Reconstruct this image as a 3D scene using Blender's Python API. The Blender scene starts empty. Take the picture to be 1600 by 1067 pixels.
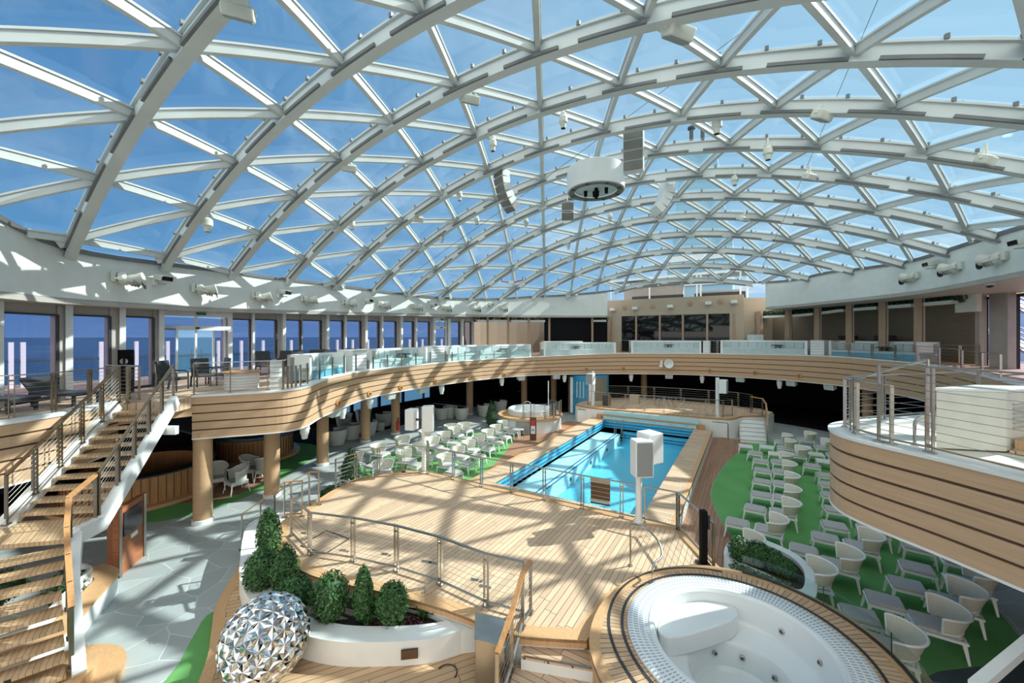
import bpy, math, random
from math import sin, cos, pi, radians, sqrt, atan2, hypot
from mathutils import Vector, Matrix
random.seed(7)
C = bpy.context.scene.collection
# ------------------------------------------------------------------ survey frame
# X = across the ship (right positive), Y = along the ship, Z up, lower deck floor = 0
F, CX, CY, EZ = 616.0, 800.0, 526.0, 5.85
YAW = radians(31); CA, SA = cos(YAW), sin(YAW)
ZS, ZR, ZU = 0.8, 1.0, 4.05            # stage deck, tub deck, upper deck

def P(px, py, z):
    """point of the photograph lying on the level z, in metres"""
    d = F*(EZ-z)/(py-CY); x = (px-CX)/F*d
    return Vector((x*CA-d*SA, x*SA+d*CA, z))
def ray(px, py):
    k = (px-CX)/F
    return Vector((k*CA-SA, k*SA+CA, (CY-py)/F))
def D(px, py, d):
    r = ray(px, py)
    return Vector((0, 0, EZ)) + r*d
def depth(p): return -p[0]*SA+p[1]*CA
def on_path(px, path):
    """where the sight line of column px meets a plan polyline -> (x, y, distance)"""
    r = ray(px, CY); best = None
    for a, b in zip(path, path[1:]):
        ax, ay = a[0], a[1]; ex, ey = b[0]-a[0], b[1]-a[1]
        den = r.x*(-ey)+r.y*ex
        if abs(den) < 1e-9: continue
        t = (ax*(-ey)+ay*ex)/den
        if abs(ex) > abs(ey): s = (t*r.x-ax)/ex
        else: s = (t*r.y-ay)/ey
        if -0.001 <= s <= 1.001 and t > 0 and (best is None or t < best[2]):
            best = (t*r.x, t*r.y, t)
    return best
def zof(py, t): return EZ+(CY-py)/F*t
def lerp(x, xs, ys):
    if x <= xs[0]: return ys[0]
    for a, b, c, d in zip(xs, xs[1:], ys, ys[1:]):
        if x <= b: return c+(d-c)*(x-a)/(b-a)
    return ys[-1]

# ------------------------------------------------------------------ materials
class N:
    def __init__(s, name):
        s.m = bpy.data.materials.new(name); s.m.use_nodes = True
        s.t = s.m.node_tree; s.t.nodes.clear()
        s.out = s.t.nodes.new('ShaderNodeOutputMaterial')
    def n(s, typ, **kw):
        x = s.t.nodes.new(typ)
        for k, v in kw.items(): setattr(x, k, v)
        return x
    def put(s, sock, v):
        if isinstance(v, (int, float)): sock.default_value = v
        elif isinstance(v, (tuple, list)):
            sock.default_value = tuple(v)+((1,) if len(v) == 3 and len(sock.default_value) == 4 else ())
        else: s.t.links.new(v, sock)
    def math(s, op, a, b=0.0, c=None):
        x = s.n('ShaderNodeMath', operation=op); s.put(x.inputs[0], a); s.put(x.inputs[1], b)
        if c is not None: s.put(x.inputs[2], c)
        return x.outputs[0]
    def mix(s, f, a, b, blend='MIX'):
        x = s.n('ShaderNodeMix', data_type='RGBA', blend_type=blend)
        s.put(x.inputs[0], f); s.put(x.inputs[6], a); s.put(x.inputs[7], b); return x.outputs[2]
    def pos(s): return s.n('ShaderNodeNewGeometry').outputs['Position']
    def obj(s): return s.n('ShaderNodeTexCoord').outputs['Object']
    def sep(s, v):
        x = s.n('ShaderNodeSeparateXYZ'); s.put(x.inputs[0], v); return x.outputs
    def comb(s, a, b, c=0.0):
        x = s.n('ShaderNodeCombineXYZ'); s.put(x.inputs[0], a); s.put(x.inputs[1], b); s.put(x.inputs[2], c); return x.outputs[0]
    def noise(s, v, scale, detail=3.0, rough=.5):
        x = s.n('ShaderNodeTexNoise'); s.put(x.inputs['Vector'], v); s.put(x.inputs['Scale'], scale)
        s.put(x.inputs['Detail'], detail); s.put(x.inputs['Roughness'], rough); return x.outputs[0]
    def ramp(s, v, a, b, ca=0.0, cb=1.0):
        x = s.n('ShaderNodeMapRange'); s.put(x.inputs[0], v); s.put(x.inputs[1], a); s.put(x.inputs[2], b)
        s.put(x.inputs[3], ca); s.put(x.inputs[4], cb); return x.outputs[0]
    def bsdf(s, col, rough=.5, metal=0.0, spec=.5, bump=None, bstr=.3, bdist=.01):
        b = s.n('ShaderNodeBsdfPrincipled')
        s.put(b.inputs['Base Color'], col); s.put(b.inputs['Roughness'], rough); s.put(b.inputs['Metallic'], metal)
        s.put(b.inputs['Specular IOR Level'], spec)
        if bump is not None:
            u = s.n('ShaderNodeBump'); s.put(u.inputs['Height'], bump); u.inputs['Strength'].default_value = bstr
            u.inputs['Distance'].default_value = bdist; s.t.links.new(u.outputs[0], b.inputs['Normal'])
        s.t.links.new(b.outputs[0], s.out.inputs[0]); return s.m

def plain(name, col, rough=.5, metal=0.0, var=.12, scale=3.0, spec=.5):
    n = N(name)
    f = n.noise(n.pos(), scale, 4)
    c = n.mix(n.ramp(f, .3, .7), tuple(x*(1-var) for x in col), tuple(min(1, x*(1+var)) for x in col))
    return n.bsdf(c, rough, metal, spec)

def teak(name, ang=0.0, w=.12, col=(.66, .468, .32), radial=None, nrad=120, caulk=.07, rough=.6):
    """planks with black caulked seams; u across the planks, v along"""
    n = N(name); x, y, z = n.sep(n.pos())
    if radial:
        dx = n.math('SUBTRACT', x, radial[0]); dy = n.math('SUBTRACT', y, radial[1])
        u = n.math('MULTIPLY', n.math('ARCTAN2', dy, dx), nrad/(2*pi))
        v = n.math('SQRT', n.math('ADD', n.math('MULTIPLY', dx, dx), n.math('MULTIPLY', dy, dy)))
    else:
        u = n.math('DIVIDE', n.math('ADD', n.math('MULTIPLY', x, cos(ang)), n.math('MULTIPLY', y, sin(ang))), w)
        v = n.math('SUBTRACT', n.math('MULTIPLY', y, cos(ang)), n.math('MULTIPLY', x, sin(ang)))
    fl = n.math('FLOOR', u); fr = n.math('FRACT', u)
    wn = n.n('ShaderNodeTexWhiteNoise', noise_dimensions='1D'); n.put(wn.inputs['W'], fl)
    vv = n.math('DIVIDE', n.math('ADD', v, n.math('MULTIPLY', wn.outputs[0], 7.0)), 2.2)
    w2 = n.n('ShaderNodeTexWhiteNoise', noise_dimensions='2D'); n.put(w2.inputs['Vector'], n.comb(fl, n.math('FLOOR', vv)))
    grain = n.noise(n.comb(n.math('MULTIPLY', u, 6.0), n.math('MULTIPLY', v, 1.2), n.math('MULTIPLY', wn.outputs[0], 20.)), 1.6, 5)
    tone = n.math('ADD', n.math('MULTIPLY', w2.outputs[0], .55), n.math('MULTIPLY', grain, .45))
    c = n.mix(tone, tuple(a*.72 for a in col), tuple(min(1, a*1.22) for a in col))
    seam = n.math('LESS_THAN', fr, caulk)
    butt = n.math('LESS_THAN', n.math('FRACT', vv), .004)
    s = n.math('MAXIMUM', seam, n.math('MULTIPLY', butt, .0 if radial else 1.0))
    c = n.mix(s, c, (.035, .03, .028))
    return n.bsdf(c, rough, 0, .3)

def grainwood(name, col, rough=.5, scale=1.0, var=.22, axis='z'):
    n = N(name); x, y, z = n.sep(n.pos())
    if axis == 'z': v = n.comb(n.math('MULTIPLY', x, 1.2), n.math('MULTIPLY', y, 1.2), n.math('MULTIPLY', z, 26.0))
    else: v = n.comb(n.math('MULTIPLY', x, 22.), n.math('MULTIPLY', y, 22.), n.math('MULTIPLY', z, 1.2))
    f = n.noise(v, scale, 5, .6)
    c = n.mix(n.ramp(f, .3, .72), tuple(a*(1-var) for a in col), tuple(min(1, a*(1+var)) for a in col))
    return n.bsdf(c, rough, 0, .35)

M = {}
M['white'] = plain('white_paint', (.80, .82, .82), .35, var=.03)
M['band'] = plain('white_band_paint', (.80, .83, .81), .45, var=.03)
M['offwhite'] = plain('offwhite_plastic', (.70, .70, .63), .4, var=.08)
M['greypaint'] = plain('grey_paint', (.42, .42, .40), .5, var=.08)
M['jamb'] = plain('taupe_paint', (.46, .43, .40), .45, var=.06)
M['domesteel'] = plain('dome_steel_paint', (.62, .655, .655), .38, var=.07, scale=1.2)
M['tray'] = plain('dark_cable_tray', (.16, .17, .175), .5)
M['bronzedark'] = plain('dark_bronze_post', (.25, .21, .16), .35, 1.0, var=.08)
M['bronze'] = plain('bronze_rail', (.34, .26, .18), .35, 1.0, var=.06)
M['steel'] = plain('brushed_steel', (.46, .435, .40), .28, 1.0, var=.06)
M['chrome'] = plain('mirror_chrome', (.62, .635, .65), .045, 1.0, var=.02)
M['dark'] = plain('dark_metal', (.035, .036, .04), .45)
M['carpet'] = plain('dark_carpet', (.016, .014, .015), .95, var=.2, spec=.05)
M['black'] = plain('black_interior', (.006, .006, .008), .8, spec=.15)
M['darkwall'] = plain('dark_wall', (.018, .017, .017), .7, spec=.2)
M['soffit'] = plain('soffit_paint', (.07, .07, .072), .7)
M['column'] = grainwood('column_tan', (.52, .335, .195), .45, var=.06)
M['fascia'] = grainwood('fascia_wood', (.56, .375, .235), .5, var=.10)
M['groove'] = plain('groove_brown', (.11, .065, .04), .7)
M['walnut'] = grainwood('red_brown_wood', (.36, .13, .055), .4, var=.28)
M['handwood'] = grainwood('varnished_wood', (.50, .26, .11), .35, var=.2, axis='h')
M['teak'] = teak('teak_deck', 0.0, .125)
M['teakx'] = teak('teak_deck_cross', pi/2, .125)
M['teakdark'] = teak('teak_deck_weathered', 0.0, .12, col=(.36, .20, .125))
M['teakring'] = teak('teak_radial', radial=(-.12, 7.21), nrad=140, col=(.60, .40, .25), caulk=.11)
M['teakplinth'] = teak('teak_plinth', radians(-35), .13, col=(.60, .40, .24))
M['teaktread'] = teak('teak_tread', radians(70), .07, col=(.58, .40, .24))
M['teakedge'] = grainwood('teak_margin', (.60, .365, .19), .5, var=.12, axis='h')
M['taupe'] = grainwood('taupe_panel', (.235, .205, .165), .6, var=.12)
M['beige'] = grainwood('beige_stone', (.47, .395, .30), .55, var=.08)
M['postwood'] = grainwood('post_wood', (.42, .29, .20), .5, var=.1, axis='h')
M['cushion'] = plain('grey_cushion', (.46, .44, .435), .85, var=.10, scale=40)
M['paleblue'] = plain('pale_grey_blue_upholstery', (.52, .62, .63), .75, var=.06)
M['turq'] = plain('turquoise_upholstery', (.16, .42, .55), .7, var=.1)
M['wicker'] = None
M['spgrey'] = plain('speaker_grille', (.30, .31, .32), .6, var=.08, scale=60)
M['arraygrey'] = plain('speaker_face_grey', (.17, .165, .15), .6, var=.1)
M['lens'] = plain('dark_lens', (.02, .02, .025), .12)
M['brownsign'] = plain('brown_sign', (.12, .06, .03), .5)
M['red'] = plain('red_plastic', (.55, .05, .04), .4)
M['blue'] = plain('blue_panel', (.04, .28, .50), .4)
M['green'] = plain('exit_sign_green', (.02, .22, .08), .5)
M['leaf'] = plain('leaf_green', (.035, .11, .024), .5, var=.55, scale=14)
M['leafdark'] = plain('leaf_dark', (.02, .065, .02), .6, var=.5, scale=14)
M['leafgrey'] = plain('leaf_greygreen', (.10, .19, .10), .6, var=.4, scale=14)
M['plum'] = plain('plum_leaf', (.10, .03, .04), .6, var=.4, scale=20)
M['soil'] = plain('dark_soil', (.025, .018, .013), .95, var=.4, scale=9)
M['slate'] = None

def wicker(name, col):
    n = N(name); x, y, z = n.sep(n.obj())
    a = n.math('ARCTAN2', y, x)
    s1 = n.math('FRACT', n.math('MULTIPLY', a, 14.0)); s2 = n.math('FRACT', n.math('MULTIPLY', z, 60.0))
    h = n.math('MULTIPLY', n.math('PINGPONG', s1, .5), n.math('ADD', n.math('PINGPONG', s2, .5), .4))
    c = n.mix(n.ramp(h, .02, .3), tuple(v*.72 for v in col), col)
    return n.bsdf(c, .6, 0, .3, bump=h, bstr=.5, bdist=.01)
M['wicker'] = wicker('cream_weave', (.74, .72, .62))
M['rattan'] = wicker('grey_rattan', (.62, .63, .60))

def paving(name, c1, c2, grout, scale, w=.025):
    n = N(name); p = n.pos()
    q = n.n('ShaderNodeVectorMath', operation='ADD'); n.put(q.inputs[0], p)
    nz = n.n('ShaderNodeTexNoise'); n.put(nz.inputs['Vector'], p); nz.inputs['Scale'].default_value = .35
    n.t.links.new(nz.outputs[1], q.inputs[1])
    def vor(feat):
        v = n.n('ShaderNodeTexVoronoi', feature=feat, voronoi_dimensions='2D'); n.put(v.inputs['Vector'], q.outputs[0])
        v.inputs['Scale'].default_value = scale; return v
    e = vor('DISTANCE_TO_EDGE').outputs['Distance']
    cell = vor('F1').outputs['Color']
    tone = n.math('ADD', n.math('MULTIPLY', n.sep(cell)[0], .7), n.math('MULTIPLY', n.noise(p, 2.5, 4), .3))
    c = n.mix(n.math('LESS_THAN', e, w), n.mix(tone, c1, c2), grout)
    return n.bsdf(c, .45, 0, .4)
M['stone'] = paving('stone_crazy_paving', (.34, .38, .39), (.45, .49, .49), (.62, .65, .64), 1.35, .011)
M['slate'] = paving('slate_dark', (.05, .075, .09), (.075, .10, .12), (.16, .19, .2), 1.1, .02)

def turf():
    n = N('green_turf'); p = n.pos()
    f = n.noise(p, 110, 2); g = n.noise(p, .9, 3)
    t = n.math('ADD', n.math('MULTIPLY', f, .6), n.math('MULTIPLY', g, .4))
    c = n.mix(n.ramp(t, .25, .75), (.10, .30, .09), (.20, .47, .17))
    return n.bsdf(c, .9, 0, .1, bump=f, bstr=.6, bdist=.015)
M['turf'] = turf()

def pooltile():
    n = N('pool_blue_tile'); x, y, z = n.sep(n.pos())
    g = n.math('MINIMUM', n.math('FRACT', n.math('MULTIPLY', x, 8.)), n.math('FRACT', n.math('MULTIPLY', y, 8.)))
    c = n.mix(n.math('LESS_THAN', g, .06), (.10, .55, .78), (.16, .60, .80))
    return n.bsdf(c, .2, 0, .5)
M['pool'] = pooltile()
M['poolwall'] = plain('pool_wall_blue', (.09, .52, .76), .25, var=.05)
M['poolpale'] = plain('pool_pale_ledge', (.42, .78, .88), .3, var=.05)
M['poolnavy'] = plain('pool_navy_band', (.015, .17, .36), .25, var=.1)
M['paleaqua'] = plain('pale_aqua', (.46, .70, .76), .4, var=.04)

def grating():
    n = N('white_overflow_grating'); x, y, z = n.sep(n.obj())
    a = n.math('FRACT', n.math('MULTIPLY', n.math('ARCTAN2', y, x), 170/(2*pi)))
    r = n.math('FRACT', n.math('MULTIPLY', n.math('SQRT', n.math('ADD', n.math('MULTIPLY', x, x), n.math('MULTIPLY', y, y))), 11.))
    s = n.math('MULTIPLY', n.math('LESS_THAN', a, .42), n.math('LESS_THAN', r, .72))
    return n.bsdf(n.mix(s, (.80, .83, .85), (.36, .42, .50)), .35)
M['grate'] = grating()
M['acrylic'] = plain('white_acrylic', (.74, .78, .80), .12, var=.015)

def glass(name, tint, rough=.02, fmax=.9, base=.0):
    n = N(name)
    lw = n.n('ShaderNodeLayerWeight'); lw.inputs[0].default_value = .5
    f = n.math('MINIMUM', n.math('ADD', n.math('MULTIPLY', n.math('POWER', lw.outputs['Facing'], 4.5), .85), .035+base), fmax)
    t = n.n('ShaderNodeBsdfTransparent'); n.put(t.inputs[0], tint)
    g = n.n('ShaderNodeBsdfGlossy'); g.inputs['Roughness'].default_value = rough; n.put(g.inputs[0], (.9, .95, 1.))
    m = n.n('ShaderNodeMixShader'); n.put(m.inputs[0], f)
    n.t.links.new(t.outputs[0], m.inputs[1]); n.t.links.new(g.outputs[0], m.inputs[2]); n.t.links.new(m.outputs[0], n.out.inputs[0])
    return n.m
M['domeglass'] = glass('dome_glass', (.78, .92, .97), .06)
M['winglass'] = glass('window_glass', (.46, .47, .66), .03)
M['darkglass'] = glass('dark_glass', (.10, .12, .11), .03)
M['clearglass'] = glass('clear_glass', (.86, .94, .93), .02)
M['greenglass'] = glass('screen_glass', (.72, .86, .84), .02)

def sea():
    n = N('sea_water')
    f = n.noise(n.pos(), .02, 6)
    c = n.mix(f, (.02, .065, .13), (.035, .095, .17))
    return n.bsdf(c, .45, 0, .3)
M['sea'] = sea()
M['funnel'] = plain('funnel_blue', (.24, .45, .60), .5, var=.05, scale=.2)

# ------------------------------------------------------------------ mesh builder
class MB:
    def __init__(s): s.v = []; s.f = []; s.mi = []; s.cur = 0
    def add(s, vs, fs):
        o = len(s.v); s.v += [tuple(v) for v in vs]
        for f in fs: s.f.append(tuple(i+o for i in f)); s.mi.append(s.cur)
        return s
    def box(s, c, d, rz=0.0, mat=None):
        x, y, z = d[0]/2, d[1]/2, d[2]/2
        R = mat or Matrix.Rotation(rz, 3, 'Z'); c = Vector(c)
        vs = [c+R@Vector((a*x, b*y, e*z)) for a in (-1, 1) for b in (-1, 1) for e in (-1, 1)]
        return s.add(vs, [(0, 1, 3, 2), (4, 6, 7, 5), (0, 4, 5, 1), (2, 3, 7, 6), (0, 2, 6, 4), (1, 5, 7, 3)])
    def bar(s, p0, p1, w, h, up=(0, 0, 1), w1=None, h1=None):
        p0, p1 = Vector(p0), Vector(p1); d = (p1-p0)
        if d.length < 1e-6: return s
        d.normalize(); up = Vector(up)
        if abs(d.dot(up)) > .98: up = Vector((1, 0, 0))
        a = d.cross(up).normalized(); b = a.cross(d)
        w1 = w if w1 is None else w1; h1 = h if h1 is None else h1
        vs = []
        for p, ww, hh in ((p0, w, h), (p1, w1, h1)):
            vs += [p+a*ww/2*i+b*hh/2*j for i, j in ((-1, -1), (1, -1), (1, 1), (-1, 1))]
        return s.add(vs, [(3, 2, 1, 0), (4, 5, 6, 7), (0, 1, 5, 4), (1, 2, 6, 5), (2, 3, 7, 6), (3, 0, 4, 7)])
    def sweep(s, pts, sec, closed=False, up=(0, 0, 1), cap=True):
        """section [(side, up)...] carried along pts (mitred)"""
        pts = [Vector(p) for p in pts]; n = len(pts); k = len(sec); up = Vector(up); vs = []
        for i in range(n):
            a = pts[i-1] if (i > 0 or closed) else None
            b = pts[(i+1) % n] if (i < n-1 or closed) else None
            d1 = (pts[i]-a).normalized() if a is not None else None
            d2 = (b-pts[i]).normalized() if b is not None else None
            d = (d1+d2).normalized() if d1 is not None and d2 is not None and (d1+d2).length > 1e-6 else (d1 if d1 is not None else d2)
            sd = d.cross(up)
            if sd.length < 1e-5: sd = Vector((1, 0, 0))
            sd.normalize(); u = sd.cross(d).normalized()
            ms = 1.0
            if d1 is not None and d2 is not None:
                c = d1.dot(d); ms = 1/max(c, .5)
            vs += [pts[i]+sd*q[0]*ms+u*q[1] for q in sec]
        fs = []
        for i in range(n if closed else n-1):
            j = (i+1) % n
            for q in range(k):
                r = (q+1) % k
                fs.append((i*k+q, i*k+r, j*k+r, j*k+q))
        if cap and not closed:
            fs.append(tuple(range(k))[::-1]); fs.append(tuple((n-1)*k+q for q in range(k)))
        return s.add(vs, fs)
    def tube(s, pts, r, n=8, closed=False):
        rr = r if isinstance(r, (list, tuple)) else None
        if rr is None:
            return s.sweep(pts, [(r*cos(2*pi*i/n), r*sin(2*pi*i/n)) for i in range(n)], closed)
        pts = [Vector(p) for p in pts]; vs = []; fs = []
        for i, p in enumerate(pts):
            d = (pts[min(i+1, len(pts)-1)]-pts[max(i-1, 0)]).normalized()
            u = Vector((0, 0, 1)) if abs(d.z) < .95 else Vector((1, 0, 0))
            a = d.cross(u).normalized(); b = a.cross(d)
            vs += [p+a*rr[i]*cos(2*pi*q/n)+b*rr[i]*sin(2*pi*q/n) for q in range(n)]
        for i in range(len(pts)-1):
            for q in range(n):
                fs.append((i*n+q, i*n+(q+1) % n, (i+1)*n+(q+1) % n, (i+1)*n+q))
        fs.append(tuple(range(n))[::-1]); fs.append(tuple((len(pts)-1)*n+q for q in range(n)))
        return s.add(vs, fs)
    def lathe(s, c, prof, n=24, a0=0.0, a1=2*pi, mat=None, sx=1.0, sy=1.0, caps=True):
        c = Vector(c); full = abs(a1-a0-2*pi) < 1e-6; m = n if full else n+1; vs = []
        for i in range(m):
            a = a0+(a1-a0)*i/n
            for r, z in prof:
                p = Vector((r*cos(a)*sx, r*sin(a)*sy, z)); vs.append(c+(mat@p if mat else p))
        k = len(prof); fs = []
        for i in range(n):
            j = (i+1) % m
            for q in range(k-1):
                fs.append((i*k+q, j*k+q, j*k+q+1, i*k+q+1))
        if full and caps:
            if prof[0][0] > 1e-4: fs.append(tuple(i*k for i in range(m))[::-1])
            if prof[-1][0] > 1e-4: fs.append(tuple(i*k+k-1 for i in range(m)))
        return s.add(vs, fs)
    def prism(s, poly, z0, z1):
        n = len(poly); A = sum(poly[i][0]*poly[(i+1) % n][1]-poly[(i+1) % n][0]*poly[i][1] for i in range(n))
        if A < 0: poly = poly[::-1]
        zz = lambda z, i: z[i] if isinstance(z, (list, tuple)) else z
        vs = [(p[0], p[1], z0) for p in poly]+[(p[0], p[1], z1) for p in poly]
        return s.add(vs, [tuple(range(n))[::-1], tuple(range(n, 2*n))]+[(i, (i+1) % n, n+(i+1) % n, n+i) for i in range(n)])
    def wall(s, path, z0, z1, th=.1, side=1, closed=False):
        """upright strip along a plan path; z0, z1 numbers or lists; thickness to the `side` of travel"""
        n = len(path); off = offset(path, th*side, closed)
        g = lambda z, i: z[i] if isinstance(z, (list, tuple)) else z
        vs = []
        for i in range(n):
            a, b = path[i], off[i]
            vs += [(a[0], a[1], g(z0, i)), (a[0], a[1], g(z1, i)), (b[0], b[1], g(z1, i)), (b[0], b[1], g(z0, i))]
        fs = []
        for i in range(n if closed else n-1):
            j = (i+1) % n
            for q in range(4): fs.append((i*4+q, i*4+(q+1) % 4, j*4+(q+1) % 4, j*4+q))
        if not closed: fs += [(0, 3, 2, 1), tuple((n-1)*4+q for q in range(4))]
        return s.add(vs, fs)
    def strip(s, a, b, z0, z1):
        """flat slab between two plan paths with the same number of points"""
        g = lambda z, i: z[i] if isinstance(z, (list, tuple)) else z
        vs = []
        for i in range(len(a)):
            vs += [(a[i][0], a[i][1], g(z0, i)), (a[i][0], a[i][1], g(z1, i)), (b[i][0], b[i][1], g(z1, i)), (b[i][0], b[i][1], g(z0, i))]
        fs = []; n = len(a)
        for i in range(n-1):
            for q in range(4): fs.append((i*4+q, i*4+(q+1) % 4, i*4+4+(q+1) % 4, i*4+4+q))
        fs += [(0, 3, 2, 1), tuple((n-1)*4+q for q in range(4))]
        return s.add(vs, fs)
    def build(s, name, mat, parent=None, smooth=False, origin=None, fix=True, bevel=0):
        me = bpy.data.meshes.new(name)
        xs = [v[0] for v in s.v]; ys = [v[1] for v in s.v]; zs = [v[2] for v in s.v]
        if parent is not None: o0 = Vector(parent.get('_o', (0, 0, 0)))
        elif origin is not None: o0 = Vector(origin)
        else: o0 = Vector(((min(xs)+max(xs))/2, (min(ys)+max(ys))/2, min(zs)))
        me.from_pydata([Vector(v)-o0 for v in s.v], [], s.f)
        mats = mat if isinstance(mat, (list, tuple)) else [mat]
        for m in mats: me.materials.append(M[m] if isinstance(m, str) else m)
        if len(mats) > 1: me.polygons.foreach_set('material_index', s.mi)
        if fix:
            import bmesh
            b = bmesh.new(); b.from_mesh(me); bmesh.ops.recalc_face_normals(b, faces=b.faces); b.to_mesh(me); b.free()
        if smooth:
            me.polygons.foreach_set('use_smooth', [True]*len(me.polygons))
            me.set_sharp_from_angle(angle=radians(smooth if smooth is not True else 40))
        me.update()
        o = bpy.data.objects.new(name, me); C.objects.link(o)
        if parent is not None: o.parent = parent
        else: o.location = o0
        o['_o'] = tuple(o0)
        if bevel:
            bm = o.modifiers.new('bevel', 'BEVEL'); bm.width = bevel; bm.segments = 2; bm.limit_method = 'ANGLE'
        return o

def offset(path, d, closed=False):
    """plan path moved d to the right of its direction of travel"""
    n = len(path); out = []
    for i in range(n):
        a = path[i-1] if (i > 0 or closed) else path[i]; b = path[(i+1) % n] if (i < n-1 or closed) else path[i]
        def nr(p, q):
            dx, dy = q[0]-p[0], q[1]-p[1]; l = hypot(dx, dy) or 1; return (dy/l, -dx/l)
        if a is path[i]: nx, ny = nr(path[i], b); k = 1
        elif b is path[i]: nx, ny = nr(a, path[i]); k = 1
        else:
            n1, n2 = nr(a, path[i]), nr(path[i], b); nx, ny = n1[0]+n2[0], n1[1]+n2[1]; l = hypot(nx, ny) or 1
            nx, ny = nx/l, ny/l; k = 1/max(.6, nx*n1[0]+ny*n1[1])
        out.append((path[i][0]+nx*d*k, path[i][1]+ny*d*k))
    return out
def smooth_path(pts, k=4, closed=False):
    """Catmull-Rom through the points (any dimension)"""
    n = len(pts); out = []
    rng = range(n if closed else n-1)
    g = (lambda i: pts[i % n]) if closed else (lambda i: pts[min(max(i, 0), n-1)])
    for i in rng:
        p0, p1, p2, p3 = g(i-1), g(i), g(i+1), g(i+2)
        for j in range(k):
            t = j/k
            out.append(tuple(.5*((2*b)+(-a+c)*t+(2*a-5*b+4*c-d)*t*t+(-a+3*b-3*c+d)*t**3) for a, b, c, d in zip(p0, p1, p2, p3)))
    if not closed: out.append(tuple(pts[-1]))
    return out

def tag(o, label, cat, group=None, kind=None):
    o['label'] = label; o['category'] = cat
    if group: o['group'] = group
    if kind: o['kind'] = kind
    return o
def structure(o): o['kind'] = 'structure'; return o
def thing(name, label, cat, loc=(0, 0, 0), group=None, kind=None):
    o = bpy.data.objects.new(name, None); C.objects.link(o); o.location = Vector(loc); o['_o'] = tuple(loc)
    o.empty_display_size = .2
    if kind == 'structure': o['kind'] = kind
    else: tag(o, label, cat, group)
    return o
def local(name, label, cat, group=None):
    """a prototype modelled round the world origin, moved afterwards"""
    return thing(name, label, cat, (0, 0, 0), group)
def kids(o): return [c for c in bpy.data.objects if c.parent is o]
def copy_tree(o, ch=None):
    c = o.copy(); C.objects.link(c)
    for k in (ch if ch is not None else kids(o)):
        d = k.copy(); C.objects.link(d); d.parent = c
        for g in kids(k):
            e = g.copy(); C.objects.link(e); e.parent = d
    return c
def place(o, loc, rz=0.0, label=None, s=None):
    o.location = loc; o.rotation_euler = (0, 0, rz)
    if s: o.scale = (s, s, s)
    if label: o['label'] = label
    return o
class Proto:
    """first use moves the prototype itself, later uses copy it"""
    def __init__(s, root): s.r = root; s.k = kids(root); s.used = False
    def put(s, loc, rz=0.0, label=None, group=None, cat=None, sc=None):
        o = s.r if not s.used else copy_tree(s.r, s.k)
        s.used = True
        place(o, loc, rz, label, sc)
        o.scale = (sc, sc, sc) if sc else (1, 1, 1)
        if group: o['group'] = group
        return o
ORD = 'first second third fourth fifth sixth seventh eighth ninth tenth eleventh twelfth thirteenth fourteenth fifteenth sixteenth'.split()

# ================================================================== camera, sky, sun
cam = bpy.data.cameras.new('camera'); camo = bpy.data.objects.new('camera', cam); C.objects.link(camo)
cam.sensor_width = 36; cam.sensor_fit = 'HORIZONTAL'; cam.lens = F/1600*36; cam.shift_y = -(533.5-CY)/1600
cam.clip_start = .05; cam.clip_end = 60000
camo.location = (0, 0, EZ); camo.rotation_euler = (pi/2, 0, YAW)
bpy.context.scene.camera = camo
SUN_AZ, SUN_EL = (.66, .746), radians(37)
sdir = Vector((SUN_AZ[0]*cos(SUN_EL), SUN_AZ[1]*cos(SUN_EL), sin(SUN_EL))).normalized()
sun = bpy.data.lights.new('sun', 'SUN'); sun.energy = 7.6; sun.angle = radians(.6); sun.color = (1.0, .93, .82)
suno = bpy.data.objects.new('sun', sun); C.objects.link(suno); suno.location = (20, 20, 40)
suno.rotation_euler = (-sdir).to_track_quat('-Z', 'Y').to_euler()

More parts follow.
